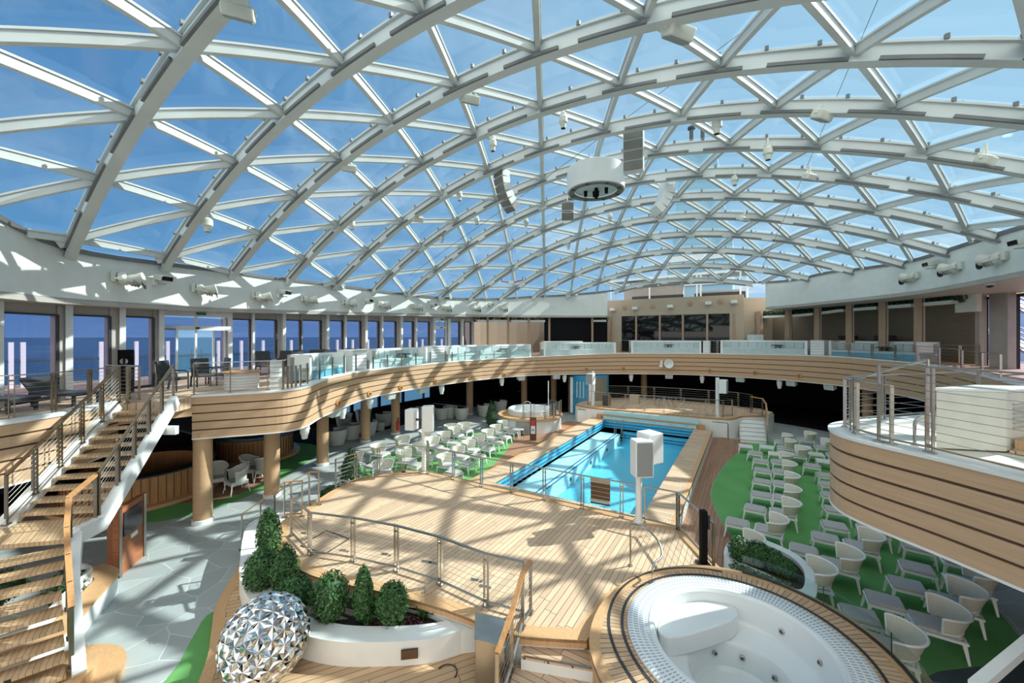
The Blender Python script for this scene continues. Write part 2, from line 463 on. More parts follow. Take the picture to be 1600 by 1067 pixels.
def world():
    w = bpy.data.worlds.new('sky'); bpy.context.scene.world = w; w.use_nodes = True
    t = w.node_tree; t.nodes.clear()
    s = N.__new__(N); s.t = t; s.m = None
    out = s.n('ShaderNodeOutputWorld'); bg = s.n('ShaderNodeBackground')
    d = s.n('ShaderNodeTexCoord').outputs['Generated']
    x, y, z = s.sep(d)
    zc = s.math('MAXIMUM', z, 0.0)
    e = s.math('POWER', zc, .5)
    base = s.mix(e, (.20, .39, .62), (.008, .125, .34))
    dp = s.n('ShaderNodeVectorMath', operation='DOT_PRODUCT'); s.put(dp.inputs[0], d); dp.inputs[1].default_value = sdir
    q = s.ramp(dp.outputs['Value'], -.35, 1.0)
    glow = s.math('POWER', q, 1.9)
    base = s.mix(s.math('MULTIPLY', glow, .72), base, (.58, .82, .96))
    # thin clouds on a flat layer overhead
    zz = s.math('ADD', zc, .16)
    cv = s.comb(s.math('DIVIDE', x, zz), s.math('DIVIDE', y, zz), 3.0)
    n1 = s.noise(cv, 1.3, 8, .62); n2 = s.noise(cv, .55, 4, .5)
    cl = s.math('MULTIPLY', s.ramp(n1, .46, .72), s.ramp(n2, .38, .62))
    cl = s.math('MULTIPLY', cl, s.math('ADD', .22, s.math('MULTIPLY', q, .75)))
    col = s.mix(cl, base, (.95, .98, 1.0))
    # unseen bright patch added to the sky behind the viewer as fill light
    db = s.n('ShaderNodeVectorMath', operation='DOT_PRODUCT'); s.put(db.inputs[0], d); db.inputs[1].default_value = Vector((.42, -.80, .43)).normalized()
    sky_fill = s.n('ShaderNodeMapRange', interpolation_type='SMOOTHSTEP'); s.put(sky_fill.inputs[0], db.outputs['Value']); sky_fill.inputs[1].default_value = .05; sky_fill.inputs[2].default_value = .85
    col = s.mix(sky_fill.outputs[0], col, (1.7, 1.56, 1.38))
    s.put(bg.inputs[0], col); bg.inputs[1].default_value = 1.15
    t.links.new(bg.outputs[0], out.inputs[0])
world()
vs = bpy.context.scene.view_settings
bpy.context.scene.display_settings.display_device = 'sRGB'
vs.view_transform = 'Standard'; vs.look = 'None'; vs.gamma = 1; vs.use_curve_mapping = False; vs.exposure = .10
cy = bpy.context.scene.cycles
cy.max_bounces = 8; cy.diffuse_bounces = 3; cy.glossy_bounces = 4; cy.transparent_max_bounces = 16; cy.transmission_bounces = 4
cy.caustics_reflective = False; cy.caustics_refractive = False
cy.sample_clamp_indirect = 6

# ================================================================== plan curves
LRIM = smooth_path([(-5, -4.6), (-9, -3.0), (-12, -.8), (-14, 1.1), (-16.1, 2.95), (-17.3, 5.5), (-18.05, 7.9), (-18.3, 10.5), (-18.25, 15), (-18.0, 17.5), (-17.6, 19.9), (-16.9, 22.3), (-15.9, 24.7), (-14.4, 27.1), (-12.6, 29.5), (-10.3, 31.4), (-7.6, 32.5), (-5.0, 32.8)], 4)
RRIM = smooth_path([(-5, -4.6), (-1, -3.0), (2, -.8), (4, 1.1), (6.1, 2.95), (7.3, 5.5), (7.9, 7.9), (8.05, 10.5), (7.8, 15), (7.35, 18.9), (6.4, 23.7), (5.2, 26.3), (3.8, 28.3), (2.4, 30.4), (.4, 31.8), (-2.4, 32.5), (-5.0, 32.8)], 4)
def zd(x, y):
    b = .0222
    if x < -5 and y > 6.6: b += .0003*(y-6.6)
    if y < 8: b += .0007*(8-y)+.0002*max(0, 4-y)**2
    return 12.85-b*(x+5)**2-.0092*(y-15)**2
def xlim(rim, y):
    for a, b in zip(rim, rim[1:]):
        if a[1] <= y <= b[1] and b[1] > a[1]: return a[0]+(b[0]-a[0])*(y-a[1])/(b[1]-a[1])
    return None
def inside(x, y):
    a, b = xlim(LRIM, y), xlim(RRIM, y)
    return a is not None and b is not None and a-.02 <= x <= b+.02

# fascia of the upper deck: x, y, z bottom, z top
FAS = [(-14.73, 5.34, 2.69, 3.99), (-13.51, 6.92, 2.69, 4.02), (-13.23, 7.60, 2.69, 4.04), (-13.45, 8.26, 2.69, 4.06), (-14.18, 9.22, 2.72, 4.10), (-14.60, 10.20, 2.80, 4.19), (-15.14, 12.24, 3.0, 4.26), (-15.41, 15.58, 3.05, 4.28), (-15.3, 18.28, 3.05, 4.32), (-14.75, 22.0, 3.05, 4.33), (-13.21, 25.60, 3.05, 4.36), (-9.11, 29.22, 3.05, 4.55), (-6.0, 30.9, 3.05, 4.58), (-2.81, 31.75, 3.05, 4.60), (1.09, 31.14, 3.05, 4.64), (4.16, 29.33, 3.05, 4.68), (5.83, 27.35, 3.0, 4.62), (6.78, 25.12, 2.95, 4.58), (7.1, 22.5, 2.9, 4.5), (7.1, 19.5, 2.8, 4.4), (7.0, 17.5, 2.75, 4.3), (6.7, 16.2, 2.7, 4.2)]
FS = smooth_path(FAS, 4)
NOSE = smooth_path([(6.7, 16.2, 2.69, 4.10), (5.4, 14.6, 2.69, 4.05), (3.3, 12.3, 2.69, 4.05), (2.15, 11.1, 2.69, 4.05), (1.6, 10.46, 2.69, 4.05), (1.36, 9.85, 2.69, 4.05), (1.42, 9.2, 2.69, 4.05), (1.75, 8.7, 2.69, 4.05), (2.37, 8.1, 2.69, 4.05), (2.95, 7.49, 2.69, 4.05), (3.9, 6.5, 2.69, 4.05), (5.6, 4.8, 2.69, 4.05), (9.0, 1.4, 2.69, 4.05)], 4)
LFAS = [(-14.0, -3.0, 2.69, 4.0), (-13.6, -.5, 2.69, 4.0), (-13.42, 1.0, 2.69, 4.0), (-13.55, 1.9, 2.69, 4.0), (-14.1, 2.8, 2.69, 4.0), (-15.0, 3.75, 2.69, 4.0)]
LFAS = smooth_path(LFAS, 4)

# ================================================================== the glazed dome
dome = thing('ceiling', '', '', (-5, 15, 8), kind='structure')
YR = [3.05+2.4*i for i in range(-3, 13)]
def rib_run(y, step=.45):
    a, b = xlim(LRIM, y), xlim(RRIM, y)
    n = max(6, int((b-a)/step)); return [(a+(b-a)*i/n, y) for i in range(n+1)]
RS = [(-.085, -.30), (.085, -.30), (.085, 0), (.14, .0), (.14, .05), (-.14, .05), (-.14, 0), (-.085, 0)]
for i, y in enumerate(YR):
    if xlim(LRIM, y) is None: continue
    run = rib_run(y); pts = [(x, yy, zd(x, yy)-.02) for x, yy in run]
    m = MB(); m.sweep(pts, RS)
    # bottom flange
    m.sweep([(p[0], p[1], p[2]-.31) for p in pts], [(-.12, -.02), (.12, -.02), (.12, .02), (-.12, .02)])
    m.build('dome_rib', 'domesteel', dome)
    # dark conduit clipped along one lower edge, in lengths
    t = MB(); k = 0
    for a, b in zip(pts[1:], pts[2:]):
        k += 1
        if k % 4 == 0: continue
        t.bar((a[0], a[1]-.15, a[2]-.30), (b[0], b[1]-.15, b[2]-.30), .05, .07)
    t.build('conduit', 'tray', dome)
    # lugs on the upper edge of the rib
    g = MB()
    for q in range(1, len(pts)-1, 2):
        p = pts[q]; g.box((p[0], p[1]-.14, p[2]+.07), (.07, .06, .09)); g.box((p[0]+.2, p[1]+.14, p[2]+.07), (.07, .06, .09))
    g.build('rib_clip', 'tray', dome)
def diag_lines():
    for sgn in (1, -1):
        for j in range(-30, 40):
            x0 = -5.2+2.33*(j+.5)      # at y of rib index 3 (an even row)
            run = []; runs = []
            nst = 8*(len(YR)+1)
            for q in range(nst+1):
                y = YR[0]-2.4+q*2.4/8; x = x0+sgn*1.165*(y-YR[3])/2.4
                if inside(x, y): run.append((x, y))
                elif run: runs.append(run); run = []
            if run: runs.append(run)
            for r in runs:
                if len(r) > 3: yield r
for r in diag_lines():
    m = MB()
    m.sweep([(x, y, zd(x, y)-.03) for x, y in r], [(-.055, -.17), (.055, -.17), (.055, 0), (.085, 0), (.085, .04), (-.085, .04), (-.085, 0), (-.055, 0)])
    m.build('diagonal_beam', 'domesteel', dome)
g = MB(); rows = []
ys = [-4.55+(32.75+4.55)*i/40 for i in range(41)]
for y in ys:
    a, b = xlim(LRIM, y), xlim(RRIM, y)
    rows.append([(a+(b-a)*k/30, y, zd(a+(b-a)*k/30, y)+.06) for k in range(31)])
g.add([p for r in rows for p in r], [(i*31+k, i*31+k+1, (i+1)*31+k+1, (i+1)*31+k) for i in range(40) for k in range(30)])
g.build('glazing', 'domeglass', dome, smooth=True)

# rim gutter and white bands
def band(name, rim, zb, th, side):
    z1 = [zd(p[0], p[1])-.02 for p in rim]; z0 = [zb(p) for p in rim]
    m = MB(); m.wall(rim, z0, z1, th, side); o = m.build(name, 'band'); structure(o); return o
def zb_left(p): return lerp(p[1], [0, 6.6, 22.8, 30, 33], [6.85, 6.95, 7.42, 7.55, 7.6])
def zb_right(p): return lerp(p[1], [0, 15, 19, 22, 31, 33], [7.85, 7.85, 7.9, 7.85, 7.85, 7.7])
qa, qb = on_path(949, LRIM), on_path(1196, RRIM)
LR = [p for p in LRIM if p[0] < qa[0]-.05 or p[1] < 10]+[qa[:2]]; RR = [p for p in RRIM if p[0] > qb[0]+.05 or p[1] < 10]+[qb[:2]]
band('wall_left', LR, zb_left, .25, -1)
band('wall_right', RR, zb_right, .25, 1)
for nm, rim, zb, sd in (('trim_1', LRIM, zb_left, -1), ('trim_2', RRIM, zb_right, 1)):
    m = MB(); m.wall(offset(rim, -.06*sd), [zd(p[0], p[1])-.10 for p in rim], [zd(p[0], p[1])+.03 for p in rim], .12, sd)
    structure(m.build(nm, 'tray'))
# overhang below the band
WLEFT = offset(LRIM, -.75); WRIGHT = offset(RRIM, .75)
m = MB(); m.strip(LR, offset(LR, -1.1), [zb_left(p)-.14 for p in LR], [zb_left(p)+.02 for p in LR]); structure(m.build('trim_3', 'jamb'))
m = MB(); m.strip(RR, offset(RR, 4.6), [zb_right(p)-.14 for p in RR], [zb_right(p)+.02 for p in RR]); structure(m.build('trim_4', 'jamb'))

# ================================================================== windows on the port side
WX = lambda y: xlim(WLEFT, y)
def wz(y): return 6.52+.022*(y-5)
def wy(px): return on_path(px, WLEFT)[1]
bpx = [(-70, -20), (6, 90), (113, 172), (195, 240), (361, 392), (397, 432), (444.5, 470), (473, 502), (512, 536), (540, 564), (572, 592), (597, 619), (627, 646), (650, 671), (702, 718), (722, 736)]
bays = [(wy(a), wy(b)) for a, b in bpx]
doors = [(wy(255), wy(351)), (wy(678), wy(697))]
piers = []
solids = sorted(bays+doors); prev = -.6
wl = MB()
for a, b in solids+[(wy(741), wy(741))]:
    y0, y1 = prev, a
    x0, x1 = WX(y0), WX(y1)
    zt = 7.2+.02*(y1-5)
    wl.wall([(x0, y0), (x1, y1)], ZU-.1, zt, .22, -1)
    wide = (y1-y0) > .25
    # white pilaster on the aft edge of the pier
    wl2 = MB()
    prev = b
wl.build('wall_outboard', 'jamb')['kind'] = 'structure'
pil = MB()
prev = -.6
for a, b in solids:
    if a-prev > .12:
        x = WX(a)+.09; pil.box((x, a-.09, (ZU+7.1)/2), (.16, .15 if a-prev > .25 else .09, 7.1-ZU))
    prev = b
pil.build('trim_5', 'white')['kind'] = 'structure'
for k, (a, b) in enumerate(bays):
    zt = wz((a+b)/2)
    w = thing('window_%d' % (k+1), '', '', (WX(a), (a+b)/2, ZU), kind='structure')
    xa, xb = WX(a)-.03, WX(b)-.03
    m = MB()
    m.bar((xa, a, ZU+.05), (xa, a, zt), .05, .02, (0, 1, 0)); m.bar((xb, b, ZU+.05), (xb, b, zt), .09, .07, (0, 1, 0))
    m.bar((xa, a, zt), (xb, b, zt), .09, .05); m.bar((xa, a, ZU+.07), (xb, b, ZU+.07), .09, .09)
    m.build('frame', 'dark', w)
    m = MB(); m.add([(xa-.02, a, ZU+.05), (xb-.02, b, ZU+.05), (xb-.02, b, zt), (xa-.02, a, zt)], [(0, 1, 2, 3)]); m.build('pane', 'winglass', w, fix=False)
    # lintel panel above the pane
    m = MB(); m.wall([(xa-.02, a), (xb-.02, b)], zt, 7.25+.02*(b-5), .2, -1); m.build('lintel', 'jamb', w)
# sliding glass doors
for k, (a, b) in enumerate(doors):
    d = thing('door_%d' % (k+1), '', '', (WX(a), (a+b)/2, ZU), kind='structure')
    xa, xb = WX(a)-.03, WX(b)-.03; zt = wz(b); zh = zt-.42
    L = lambda t, o=0: (xa+(xb-xa)*t+o, a+(b-a)*t)
    m = MB()
    for t in ((0, 1) if k else (0, .2, .5, .8, 1)):
        p = L(t); m.bar((p[0], p[1], ZU), (p[0], p[1], zh), .08, .06, (0, 1, 0))
    for t in (0, .5, 1):
        p = L(t); m.bar((p[0], p[1], zh), (p[0], p[1], zt+.1), .09, .08, (0, 1, 0))
    m.build('frame', 'white', d)
    m = MB(); m.box(((xa+xb)/2+.06, (a+b)/2, zh+.02), (.16, b-a+.1, .17)); m.box(((xa+xb)/2, (a+b)/2, zt+.2), (.1, b-a, .3)); m.build('header', 'white', d)
    m = MB(); m.box(((xa+xb)/2+.16, (a+b)/2, zh+.02), (.05, .12, .07)); m.build('sensor', 'dark', d)
    m = MB()
    for t0, t1 in (((0, .2), (.8, 1)) if k == 0 else ((0, 1),)):
        p, q = L(t0), L(t1); m.add([(p[0], p[1], ZU), (q[0], q[1], ZU), (q[0], q[1], zh), (p[0], p[1], zh)], [(0, 1, 2, 3)])
    m.build('pane', 'winglass', d, fix=False)
    m = MB(); p, q = L(0), L(1); m.add([(p[0], p[1], zh+.1), (q[0], q[1], zh+.1), (q[0], q[1], zt), (p[0], p[1], zt)], [(0, 1, 2, 3)]); m.build('fanlight', 'winglass', d, fix=False)
    m = MB()
    for t in (.42, .58) if k == 0 else (.1,):
        p = L(t, .05); m.bar((p[0], p[1], ZU+.9), (p[0], p[1], ZU+1.3), .02, .02, (0, 1, 0))
    m.build('door_handle', 'steel', d)
    m = MB(); m.box(((xa+xb)/2+.09, (a+b)/2+.15, zt+.16), (.03, .32, .09)); m.build('exit_sign', 'green', d)

# ================================================================== decks
def floor_obj(name, mat, poly, z0, z1):
    return structure(MB().prism(poly, z0, z1).build(name, mat))
m = MB()
for q in ([(-26, -6), (14, -6), (14, 12.05), (-26, 12.05)], [(-26, 25.0), (14, 25.0), (14, 46), (-26, 46)], [(-26, 12.05), (-8.0, 12.05), (-8.0, 25.0), (-26, 25.0)], [(-2.72, 12.05), (14, 12.05), (14, 25.0), (-2.72, 25.0)]): m.prism(q, -.9, 0)
structure(m.build('floor', 'stone'))
# green turf patches, laid on the stone
TR = smooth_path([(0.1, 25.9), (-.45, 23.0), (-.99, 20.02), (-1.22, 16.86), (-.95, 14.9), (-.3, 12.9), (.6, 11.6), (1.0, 10.9), (1.4, 9.9), (2.0, 9.2)], 4)
floor_obj('floor_turf_starboard', 'turf', TR[:-1]+[(2.12, 8.9), (2.55, 9.4), (2.85, 9.75), (3.55, 10.3), (4.5, 11.3), (4.6, 14), (4.6, 20), (4.2, 26.3), (2.2, 26.4)], 0, .012)
TL = smooth_path([(-12.2, 10.6), (-11.36, 11.3), (-10.2, 12.0), (-9.75, 12.9), (-9.84, 14.2), (-10.5, 16.8), (-12.05, 20.4), (-13.2, 20.9), (-14.6, 19.0), (-15.2, 16.0), (-15.3, 13.2), (-14.8, 11.4), (-13.5, 10.5)], 4, True)
floor_obj('floor_turf_port', 'turf', TL, 0, .012)
TB = smooth_path([(-21, 3.6), (-16.8, 4.4), (-15.7, 5.6), (-15.9, 7.9), (-17.7, 10.9), (-19.2, 12.6), (-21.5, 12.3), (-23, 9), (-23, 5)], 4, True)
floor_obj('floor_turf_bar', 'turf', TB, 0, .01)
TF = smooth_path([(-9.75, 3.95), (-9.25, 3.36), (-8.7, 2.95), (-8.2, 2.3), (-7.4, 1.2), (-5.2, 1.6), (-5.4, 3.2), (-7.4, 3.7), (-8.6, 4.6)], 4, True)
floor_obj('floor_turf_front', 'turf', TF, 0, .012)
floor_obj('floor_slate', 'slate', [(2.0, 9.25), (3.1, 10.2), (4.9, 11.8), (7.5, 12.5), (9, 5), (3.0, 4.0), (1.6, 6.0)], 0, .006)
# wooden lower deck round the pool
PK = [(-10.5, 11.3), (-9.4, 12.4), (-9.5, 14.5), (-10.2, 16.9), (-11.7, 20.5), (-11.5, 25.5), (-.2, 25.9)]
PK += [(p[0]-.02, p[1]) for p in TR if p[1] < 25.6 and p[1] > 11.2]+[(0.2, 10.9), (-2.0, 10.9), (-6, 11.0)]
PKL = [(-8.5, 11.3), (-11.0, 11.3), (-10.6, 12.4), (-10.5, 14.5), (-11.2, 16.9), (-12.7, 20.2), (-12.0, 20.8), (-11.0, 21.6), (-10.8, 25.5), (-8.5, 25.5)]
PKR = [(-2.3, 25.5), (-.2, 25.9)]+[p for p in PK[7:-3]]+[(0.2, 10.9), (-2.3, 10.9)]
m = MB(); m.prism(PKL, 0, .008); m.prism(PKR, 0, .008); m.prism([(-8.5, 11.0), (-2.3, 10.9), (-2.3, 11.8), (-8.5, 11.8)], 0, .008); structure(m.build('floor_pool_surround', 'teakdark'))
floor_obj('floor_bar', 'teakdark', smooth_path([(-19.5, 5.4), (-17.0, 5.9), (-16.2, 7.2), (-17.3, 9.2), (-19.0, 9.9), (-21.5, 9.0), (-22, 6.5)], 4, True), 0, .016)

# upper deck slabs (between the fascia and the outer walls)
def resample(path, n):
    L = [0]
    for a, b in zip(path, path[1:]): L.append(L[-1]+hypot(b[0]-a[0], b[1]-a[1]))
    out = []
    for i in range(n):
        s = L[-1]*i/(n-1)
        for k in range(len(L)-1):
            if s <= L[k+1]+1e-9:
                t = (s-L[k])/max(1e-9, L[k+1]-L[k]); a, b = path[k], path[k+1]
                out.append(tuple(u+(v-u)*t for u, v in zip(a, b))); break
    return out
n1 = 34
inner = [p for p in FS if p[1] <= 24.0 and p[0] < -5]
outer = [(-24.0, 5.2)]+[(-24.0, y) for y in (8, 11, 14, 17, 20, 24)]
a, b = resample([q+p[2:] for q, p in zip(offset(inner, -.1), inner)], n1), resample(outer, n1)
fl = MB().strip(a, b, [p[3]-.35 for p in a], [p[3]-.02 for p in a]).build('floor_upper_port', 'teak'); structure(fl)
a2, b2 = resample([(q[0], q[1], 4.0, 4.0) for q in offset(LFAS, -.1)], 12), resample([(-24, -6), (-24, 5.2)], 12)
structure(MB().strip(a2, b2, [3.68]*12, [4.0]*12).build('floor_upper_fore', 'teak'))
floor_obj('floor_upper_landing', 'teak', [(-15.0, 3.75), (-14.2, 4.7), (-14.73, 5.34), (-24, 5.25), (-24, 5.15)], 3.66, 3.99)
inner = [p for p in FS if not (p[1] <= 24.0 and p[0] < -5)]
k0 = [i for i, p in enumerate(FS) if p[1] <= 24.0 and p[0] < -5][-1]; inner = FS[k0:]
outer = [(-24, 24), (-23, 33), (-18, 40), (-5, 42), (8, 40), (12, 33), (13, 24), (13, 16.2)]
a, b = resample([q+p[2:] for q, p in zip(offset(inner, -.1), inner)], 44), resample(outer, 44)
structure(MB().strip(a, b, [p[3]-.35 for p in a], [p[3]-.02 for p in a]).build('floor_upper_aft', 'teak'))
structure(MB().prism(offset([(p[0], p[1]) for p in NOSE], -.1)+[(13, -4), (13, 16.2)], 3.7, 4.04).build('floor_platform', 'offwhite'))
# dark soffit over the lower deck
a, b = resample(FS, 60), resample([(-24, 5.2), (-24, 24), (-23, 33), (-18, 40), (-5, 42), (8, 40), (12, 33), (13, 24), (13, 16.2)], 60)
a = offset(a, -.12); zz = [p[2]+.1 for p in resample(FS, 60)]
structure(MB().strip(a, b, zz, [z+.04 for z in zz]).build('ceiling_lower_deck', 'soffit'))
structure(MB().strip(resample(LFAS, 12), resample([(-24, -6), (-24, 5.2)], 12), 2.78, 2.82).build('ceiling_lower_fore', 'soffit'))
structure(MB().prism(offset([(p[0], p[1]) for p in NOSE], -.1)+[(13, -4), (13, 16.2)], 2.76, 2.80).build('ceiling_platform', 'soffit'))

def fascia(name, path, side, nb=5):
    """boards with dark recessed joints, white cap and white lower bead"""
    root = thing(name, '', '', (path[0][0], path[0][1], path[0][2]), kind='structure')
    xy = [(p[0], p[1]) for p in path]
    m = MB(); m.wall(offset(xy, .03*side), [p[2] for p in path], [p[3]-.03 for p in path], .09, side); m.build('backing', 'groove', root)
    for k in range(nb):
        m = MB()
        z0 = [p[2]+(p[3]-p[2])*k/nb+(.022 if k else .0) for p in path]; z1 = [p[2]+(p[3]-p[2])*(k+1)/nb-(.022 if k < nb-1 else .0) for p in path]
        m.wall(xy, z0, z1, .05, side); m.build('board', 'fascia', root)
    m = MB(); m.wall(offset(xy, -.03*side), [p[3]-.01 for p in path], [p[3]+.045 for p in path], .42, side); m.build('cap', 'white', root)
    m = MB(); m.wall(offset(xy, -.015*side), [p[2]-.025 for p in path], [p[2]+.012 for p in path], .2, side); m.build('bead', 'white', root)
    return root
fascia('wall_fascia', FS, -1)
fascia('wall_fascia_platform', NOSE, -1, 5)
fascia('wall_fascia_fore', LFAS, -1)
structure(MB().wall([(-15.0, 3.75), (-14.73, 5.34)], 3.4, 3.99, .05, -1).build('trim_6', 'fascia'))

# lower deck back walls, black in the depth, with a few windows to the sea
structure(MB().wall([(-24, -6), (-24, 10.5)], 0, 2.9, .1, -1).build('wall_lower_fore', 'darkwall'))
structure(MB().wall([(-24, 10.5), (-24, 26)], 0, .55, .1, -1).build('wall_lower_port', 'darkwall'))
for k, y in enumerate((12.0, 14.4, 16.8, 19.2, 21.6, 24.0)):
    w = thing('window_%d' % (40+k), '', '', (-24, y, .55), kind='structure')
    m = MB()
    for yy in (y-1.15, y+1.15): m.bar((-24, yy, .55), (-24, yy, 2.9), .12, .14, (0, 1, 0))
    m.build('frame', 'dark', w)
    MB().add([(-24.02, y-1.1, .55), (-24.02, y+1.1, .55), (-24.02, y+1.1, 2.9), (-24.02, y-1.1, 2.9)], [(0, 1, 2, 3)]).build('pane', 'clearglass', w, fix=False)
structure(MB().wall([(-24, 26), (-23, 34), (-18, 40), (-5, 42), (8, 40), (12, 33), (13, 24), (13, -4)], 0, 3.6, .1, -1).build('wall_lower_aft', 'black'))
# lower deck pillars
for k, (x, y) in enumerate([(-14.80, 5.65), (-15.01, 7.87), (-16.70, 10.99), (-18.21, 16.71), (-18.32, 14.63), (-18.07, 23.88), (-15.9, 28.4), (-14.2, 30.5), (-7.4, 33.4), (5.9, 30.2), (-21, 8), (8.6, 24.0), (9.0, 18.5)]):
    r = thing('pillar', '', '', (x, y, 0), kind='structure')
    MB().lathe((x, y, 0), [(.255, 0), (.255, 3.35 if y > 10 else 2.85)], 28).build('shaft', 'column', r, smooth=True)
    MB().lathe((x, y, 0), [(.29, 0), (.29, .12), (.26, .13)], 28).build('pillar_base', 'white', r, smooth=True)

# ================================================================== outside: sea, outer deck, funnel
m = MB(); m.add([(-30000, -30000, -40), (30000, -30000, -40), (30000, 30000, -40), (-30000, 30000, -40)], [(0, 1, 2, 3)])
structure(m.build('sea', 'sea', fix=False))
structure(MB().prism([(-24.0, -10), (-19.4, -10), (-19.4, 40), (-24.0, 40)], 3.55, 3.75).build('floor_outer_deck', 'teak'))
scr = thing('windscreen', 'glass wind screen on white posts outside the tall windows', 'screen', (-22.6, 10, 3.75))
for px in (17, 36, 95, 158, 213, 262, 341, 377, 411, 455, 501, 527, 551, 575, 598, 619, 640, 660, 690):
    y = on_path(px, [(-22.6, -8), (-22.6, 40)])[1]
    MB().box((-22.6, y, 4.70), (.12, .12, 1.9)).build('post', 'white', scr)
MB().bar((-22.6, -3, 4.95), (-22.6, 33, 4.95), .05, .05).build('handrail', 'steel', scr)
MB().box((-22.6, 15, 4.5), (.02, 36, 1.1)).build('glass_panel', 'clearglass', scr)

fn = thing('funnel', 'tall blue funnel seen through the dome glass beyond the far deck', 'funnel', (-6.2, 66, 4))
MB().prism([(-10.2, 61), (-1.9, 61), (-1.9, 71), (-10.2, 71)], 4, 19).build('casing', 'funnel', fn)
m = MB(); m.add([(-9.6, 61.5, 19), (-2.3, 61.5, 19), (-2.3, 70.5, 19), (-9.6, 70.5, 19), (-8.6, 63, 34), (-4.2, 63, 34), (-4.2, 69, 34), (-8.6, 69, 34)], [(0, 1, 5, 4), (1, 2, 6, 5), (2, 3, 7, 6), (3, 0, 4, 7), (4, 5, 6, 7)]); m.build('stack', 'funnel', fn)
for x in (-7.3, -5.8): MB().lathe((x, 64, 34), [(.3, 0), (.3, 2.6), (.55, 2.7), (.55, 3.0)], 12).build('exhaust_pipe', 'dark', fn)
m = MB()
for z in (10, 13.5, 17): m.box((-6.0, 60.9, z), (8.4, .3, .8))
m.build('gallery', 'white', fn)

# ================================================================== railings
def railing(name, label, pts, h=1.0, n=6, rail='steel', rs=(.055, .025), post='steel', twin=True, group=None, bottom=True, z_lift=.0, post_at=None, cat='railing', round_=False):
    """posts, sloping or level top rail, and taut wires"""
    pts = [Vector(p) for p in pts]
    r = thing(name, label, cat, pts[0], group)
    for i, p in enumerate(pts):
        if post_at is not None and i not in post_at: continue
        a = pts[max(i-1, 0)]; b = pts[min(i+1, len(pts)-1)]; d = (b-a); d.z = 0; d.normalize(); ang = atan2(d.y, d.x)
        m = MB()
        if twin and 0 < i < len(pts)-1:
            for q in (-.04, .04): m.box(p+d*q+Vector((0, 0, h/2)), (.016, .055, h), ang)
            for zz in (.12, h-.12): m.box(p+Vector((0, 0, zz)), (.08, .02, .03), ang)
        else: m.box(p+Vector((0, 0, h/2)), (.022, .06, h), ang)
        m.box(p+Vector((0, 0, .012)), (.14, .08, .024), ang)
        m.build('post', post, r)
    m = MB()
    top = [p+Vector((0, 0, h)) for p in pts]
    if round_: m.tube(top, rs[0]/2, 10)
    else: m.sweep(top, [(-rs[0]/2, -rs[1]/2), (rs[0]/2, -rs[1]/2), (rs[0]/2, rs[1]/2), (-rs[0]/2, rs[1]/2)])
    m.build('top_rail', rail, r)
    if bottom:
        m = MB(); m.sweep([p+Vector((0, 0, .09)) for p in pts], [(-.02, -.012), (.02, -.012), (.02, .012), (-.02, .012)]); m.build('bottom_rail', 'steel', r)
    m = MB()
    for k in range(n):
        z = .09+(h-.09)*(k+1)/(n+1)
        m.tube([p+Vector((0, 0, z)) for p in pts], .0042, 4)
    m.build('cable_lattice', 'steel', r)
    return r

# ================================================================== the raised stage
STG = smooth_path([(-11.15, 10.67), (-11.83, 9.2), (-11.75, 8.2), (-11.56, 7.63), (-11.19, 6.77), (-10.94, 5.99), (-10.23, 5.45), (-9.75, 5.2), (-8.81, 4.96), (-7.60, 5.01), (-6.26, 5.35), (-4.80, 5.62), (-3.68, 5.70), (-3.23, 5.80), (-2.31, 6.25)], 4)
STG += [(-2.2, 7.4), (-1.9, 8.3), (-1.3, 9.0), (-.62, 9.45), (-.55, 9.75), (-1.5, 11.2), (-3.0, 11.2), (-5.43, 11.15), (-7.34, 11.0), (-9.42, 11.2)]
st = thing('stage', 'raised teak stage with a curved white front edge beside the pool', 'stage', (-6, 8, 0))
MB().prism(STG, ZS-.05, ZS).build('deck', 'teak', st)
MB().prism(offset(STG[::-1], .06, True), 0, ZS-.12).build('side_wall', 'white', st)
MB().wall(STG+[STG[0]], ZS-.13, ZS+.006, .26, 1 if False else -1).build('deck_margin', 'teakedge', st)
# flush hatch and floor sockets
hx = [P(385/4+330, 195/4+800, ZS)]
q = [P(422, 873, ZS), P(512, 827, ZS), P(545, 842, ZS), P(490, 866, ZS)]
m = MB()
q = [P(470, 853, ZS), P(510, 829, ZS), P(545, 842, ZS), P(508, 866, ZS)]
for a, b in zip(q, q[1:]+q[:1]): m.bar(a+Vector((0, 0, .006)), b+Vector((0, 0, .006)), .025, .012)
m.build('hatch', 'dark', st)
for k, (px, py) in enumerate([(518, 838), (475, 833), (536, 860), (601, 866), (674, 879), (742, 906), (755, 916), (664, 877)]):
    p = P(px, py, ZS); m = MB(); m.box(p+Vector((0, 0, .005)), (.16, .07, .012), .3); m.box(p+Vector((.14, .02, .005)), (.06, .06, .012), .3); m.build('floor_socket', 'steel', st)

